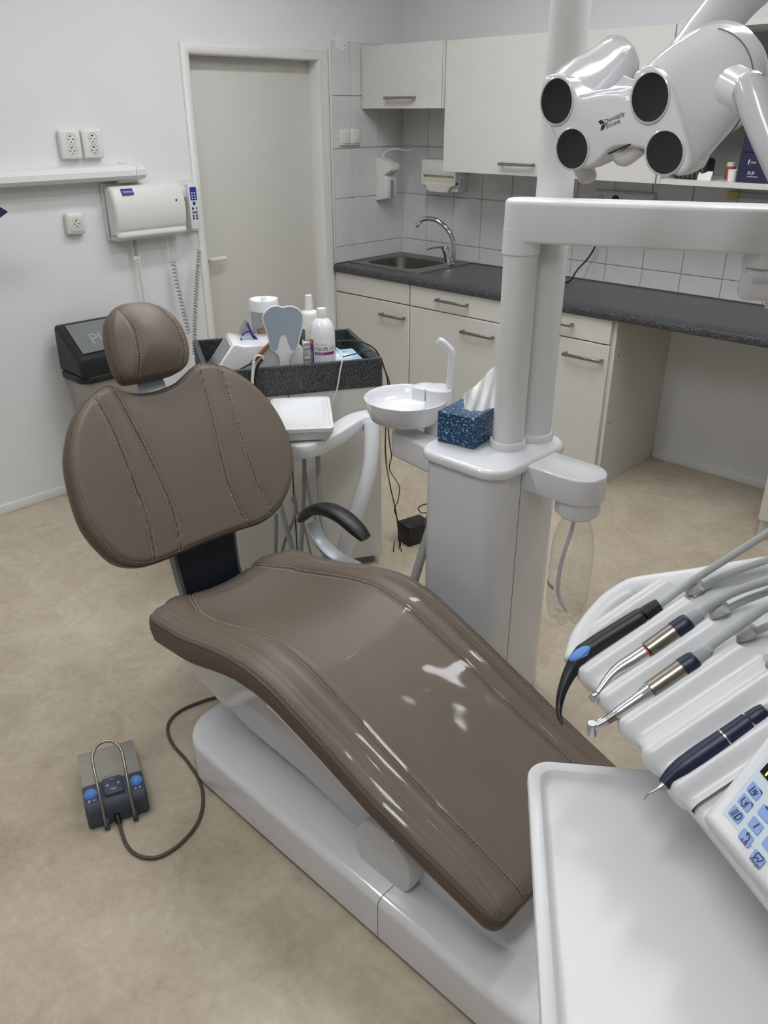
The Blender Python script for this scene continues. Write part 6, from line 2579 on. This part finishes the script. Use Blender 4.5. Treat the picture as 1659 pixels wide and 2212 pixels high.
O('wall_joint', b, 'white_plastic', xa)

# ================================================================== WASTE BIN
bt = thing('waste_bin', 'grey waste bin with a black swing lid against the wall', 'bin', (0.2, -2.1, 0))
zr = 0.615
bx0, bx1, by0, by1 = 0.035, 0.255, -2.352, -1.95
bcx, bcy = (bx0 + bx1) / 2, (by0 + by1) / 2
b = MB()
b.loft([ringz(0.17, 0.31, 0.04, bcx, bcy, 0.0), ringz(0.175, 0.32, 0.045, bcx, bcy, 0.01), ringz(0.20, 0.375, 0.05, bcx, bcy, zr)])
O('body', b, 'bin_steel', bt)
b = MB()
b.loft([ringz(0.216, 0.392, 0.05, bcx, bcy, zr - 0.03), ringz(0.226, 0.406, 0.055, bcx, bcy, zr - 0.024), ringz(0.226, 0.406, 0.055, bcx, bcy, zr - 0.004), ringz(0.214, 0.392, 0.05, bcx, bcy, zr + 0.004)])
O('rim', b, 'black_plastic', bt)
lidp = [(bx0 + 0.004, zr), (bx0 + 0.012, zr + 0.19), (bx0 + 0.022, zr + 0.205), (bx0 + 0.045, zr + 0.202), (bx1 - 0.035, zr + 0.095), (bx1 - 0.012, zr + 0.088), (bx1 - 0.004, zr + 0.07), (bx1, zr)]
b = MB()
fl2 = frame((0, by1 - 0.006, 0), (1, 0, 0), (0, 0, 1))
b.prism(lidp, 0.0, (by1 - by0) - 0.012, fl2, b=0.016, b0=0.016, seg=4)
O('lid', b, 'black_plastic', bt)
fa, fc = V((bx0 + 0.045, zr + 0.2025)), V((bx1 - 0.035, zr + 0.0955))
fo = V((fa.x, by0 + 0.045, fa.y))
fex, fey = V((0, 1, 0)), V((fc.x - fa.x, 0, fc.y - fa.y))
LF = fey.length
ffl = frame(fo, fex, -fey)
fnz = ffl(0, 0, 1) - ffl(0, 0, 0)
so = 1 if fnz.z > 0 else -1
b = MB()
b.prism([(0.0, -0.004), ((by1 - by0) - 0.09, -0.004), ((by1 - by0) - 0.09, -LF + 0.004), (0.0, -LF + 0.004)], *((0.0005, 0.004) if so > 0 else (-0.004, -0.0005)), ffl, b=0.0, b0=0.0)
fp = O('flap', b, 'smoke_flap', bt)
b = MB()
b.text('PUSH', 0.085, lambda a, c, d=0.0: ffl(0.17 + a, -LF * 0.60 + c, 0.0046 * so))
o = O('lettering', b, 'hose_dark', fp)
o['kind'] = 'stuff'

# ================================================================== THINGS ON THE WALL SHELF
sz = 1.4085
t = thing('storage_box', 'dark navy carton with white print, lower of two on the shelf', 'box', (2.29, -0.22, sz))
b = MB()
b.box((2.163, -0.31, sz), (2.42, -0.10, sz + 0.112), 0.002, 1)
cb = O('carton', b, 'box_navy', t)
b = MB()
ff = frame((2.20, -0.3104, sz + 0.075), (1, 0, 0), (0, 0, 1))
b.text('f', 0.03, ff, align='LEFT')
b.text('uno', 0.014, lambda a, c, d=0: ff(a + 0.012, c + 0.002, d), align='LEFT')
b.text('Fi:P', 0.020, lambda a, c, d=0: ff(a + 0.006, c - 0.04, d), align='LEFT')
b.box((0.006, -0.053, 0.0), (0.05, -0.0515, 0.0003), fr=ff)
o = O('lettering', b, 'print_white', cb)
o['kind'] = 'stuff'
b = MB()
b.box((2.163, -0.30, sz + 0.1125), (2.42, -0.10, sz + 0.2), 0.002, 1)
tag(O('storage_box', b, 'box_navy'), 'dark navy carton without print, upper of two on the shelf', 'box')
def small(name, label, cat_, prof, x, y, m_, seg=20):
    b = MB()
    b.lathe(prof, (x, y, sz), (0, 0, 1), seg)
    return tag(O(name, b, m_), label, cat_)
t = thing('small_jar', 'small jar with a red label on the shelf left of the navy cartons', 'jar', (2.085, -0.2, sz))
b = MB()
b.lathe([(0.02, 0.0), (0.021, 0.004), (0.021, 0.048), (0.017, 0.052)], (2.085, -0.19, sz), (0, 0, 1), 20)
jb = O('body', b, 'jar_red', t)
b = MB()
b.lathe([(0.018, 0.052), (0.018, 0.068), (0.0, 0.069)], (2.085, -0.19, sz), (0, 0, 1), 20)
O('lid', b, 'label_cream', t)
t = thing('small_jar', 'small brown-labelled jar on the shelf touching the navy carton', 'jar', (2.14, -0.17, sz))
b = MB()
b.lathe([(0.017, 0.0), (0.018, 0.004), (0.018, 0.05), (0.014, 0.054)], (2.142, -0.16, sz), (0, 0, 1), 20)
O('body', b, 'salmon', t)
b = MB()
b.lathe([(0.015, 0.054), (0.015, 0.07), (0.0, 0.071)], (2.142, -0.16, sz), (0, 0, 1), 20)
O('lid', b, 'label_cream', t)
t = thing('small_bottle', 'small bottle with a dark blue cap on the shelf between the jars', 'bottle', (2.115, -0.13, sz))
b = MB()
b.lathe([(0.016, 0.0), (0.016, 0.05), (0.01, 0.06)], (2.115, -0.13, sz), (0, 0, 1), 18)
O('body', b, 'label_blue', t)
b = MB()
b.lathe([(0.012, 0.06), (0.012, 0.085), (0.0, 0.086)], (2.115, -0.13, sz), (0, 0, 1), 18)
O('cap', b, 'label_blue', t)
t = thing('paper_stand', 'folded white card stand on the shelf in front of the red jar', 'card', (2.07, -0.29, sz))
b = MB()
b.prism([(0.0, 0.0), (0.012, 0.034), (0.016, 0.034), (0.05, 0.0)], 0.0, 0.055, frame((2.045, -0.265, sz), (0.25, -0.97, 0), (0, 0, 1)), b=0.001)
O('card', b, 'label_white', t)
t = thing('cup', 'small white cup on the shelf left of the navy carton', 'cup', (2.135, -0.27, sz))
b = MB()
b.lathe([(0.018, 0.0), (0.021, 0.045), (0.0195, 0.045), (0.017, 0.003), (0.0, 0.003)], (2.135, -0.28, sz), (0, 0, 1), 22, cap=False)
O('body', b, 'label_white', t)
t = thing('black_pouch', 'black ribbed pouch at the left end of the shelf', 'pouch', (1.96, -0.25, sz))
b = MB()
for k in range(1):
    b.prism(rrect(0.15, 0.085, 0.02, 5, 1.955, -0.255), sz, sz + 0.085, b=0.018, seg=3)
O('body', b, 'black_plastic', t)
for k in range(6):
    b = MB()
    x = 1.905 + 0.02 * k
    b.box((x, -0.3005, sz + 0.006), (x + 0.009, -0.2965, sz + 0.07), 0.001, 1)
    O('rib', b, 'cable_brown', t)
s2 = 1.7165
t = thing('binder', 'brown cardboard file on the upper shelf', 'file', (2.3, -0.18, s2))
b = MB()
b.box((2.18, -0.31, s2), (2.45, -0.08, s2 + 0.055), 0.002, 1)
O('body', b, 'brown_card', t)
b = MB()
b.box((2.185, -0.30, s2 + 0.0555), (2.445, -0.09, s2 + 0.085), 0.002, 1)
tag(O('file_folder', b, 'teal_blue'), 'dark blue folder lying on the brown file on the upper shelf', 'folder')
b = MB()
b.box((2.17, -0.305, s2 + 0.0855), (2.45, -0.09, s2 + 0.11), 0.002, 1)
tag(O('file_folder', b, 'cabinet_edge'), 'grey folder lying on top of the blue folder on the upper shelf', 'folder')
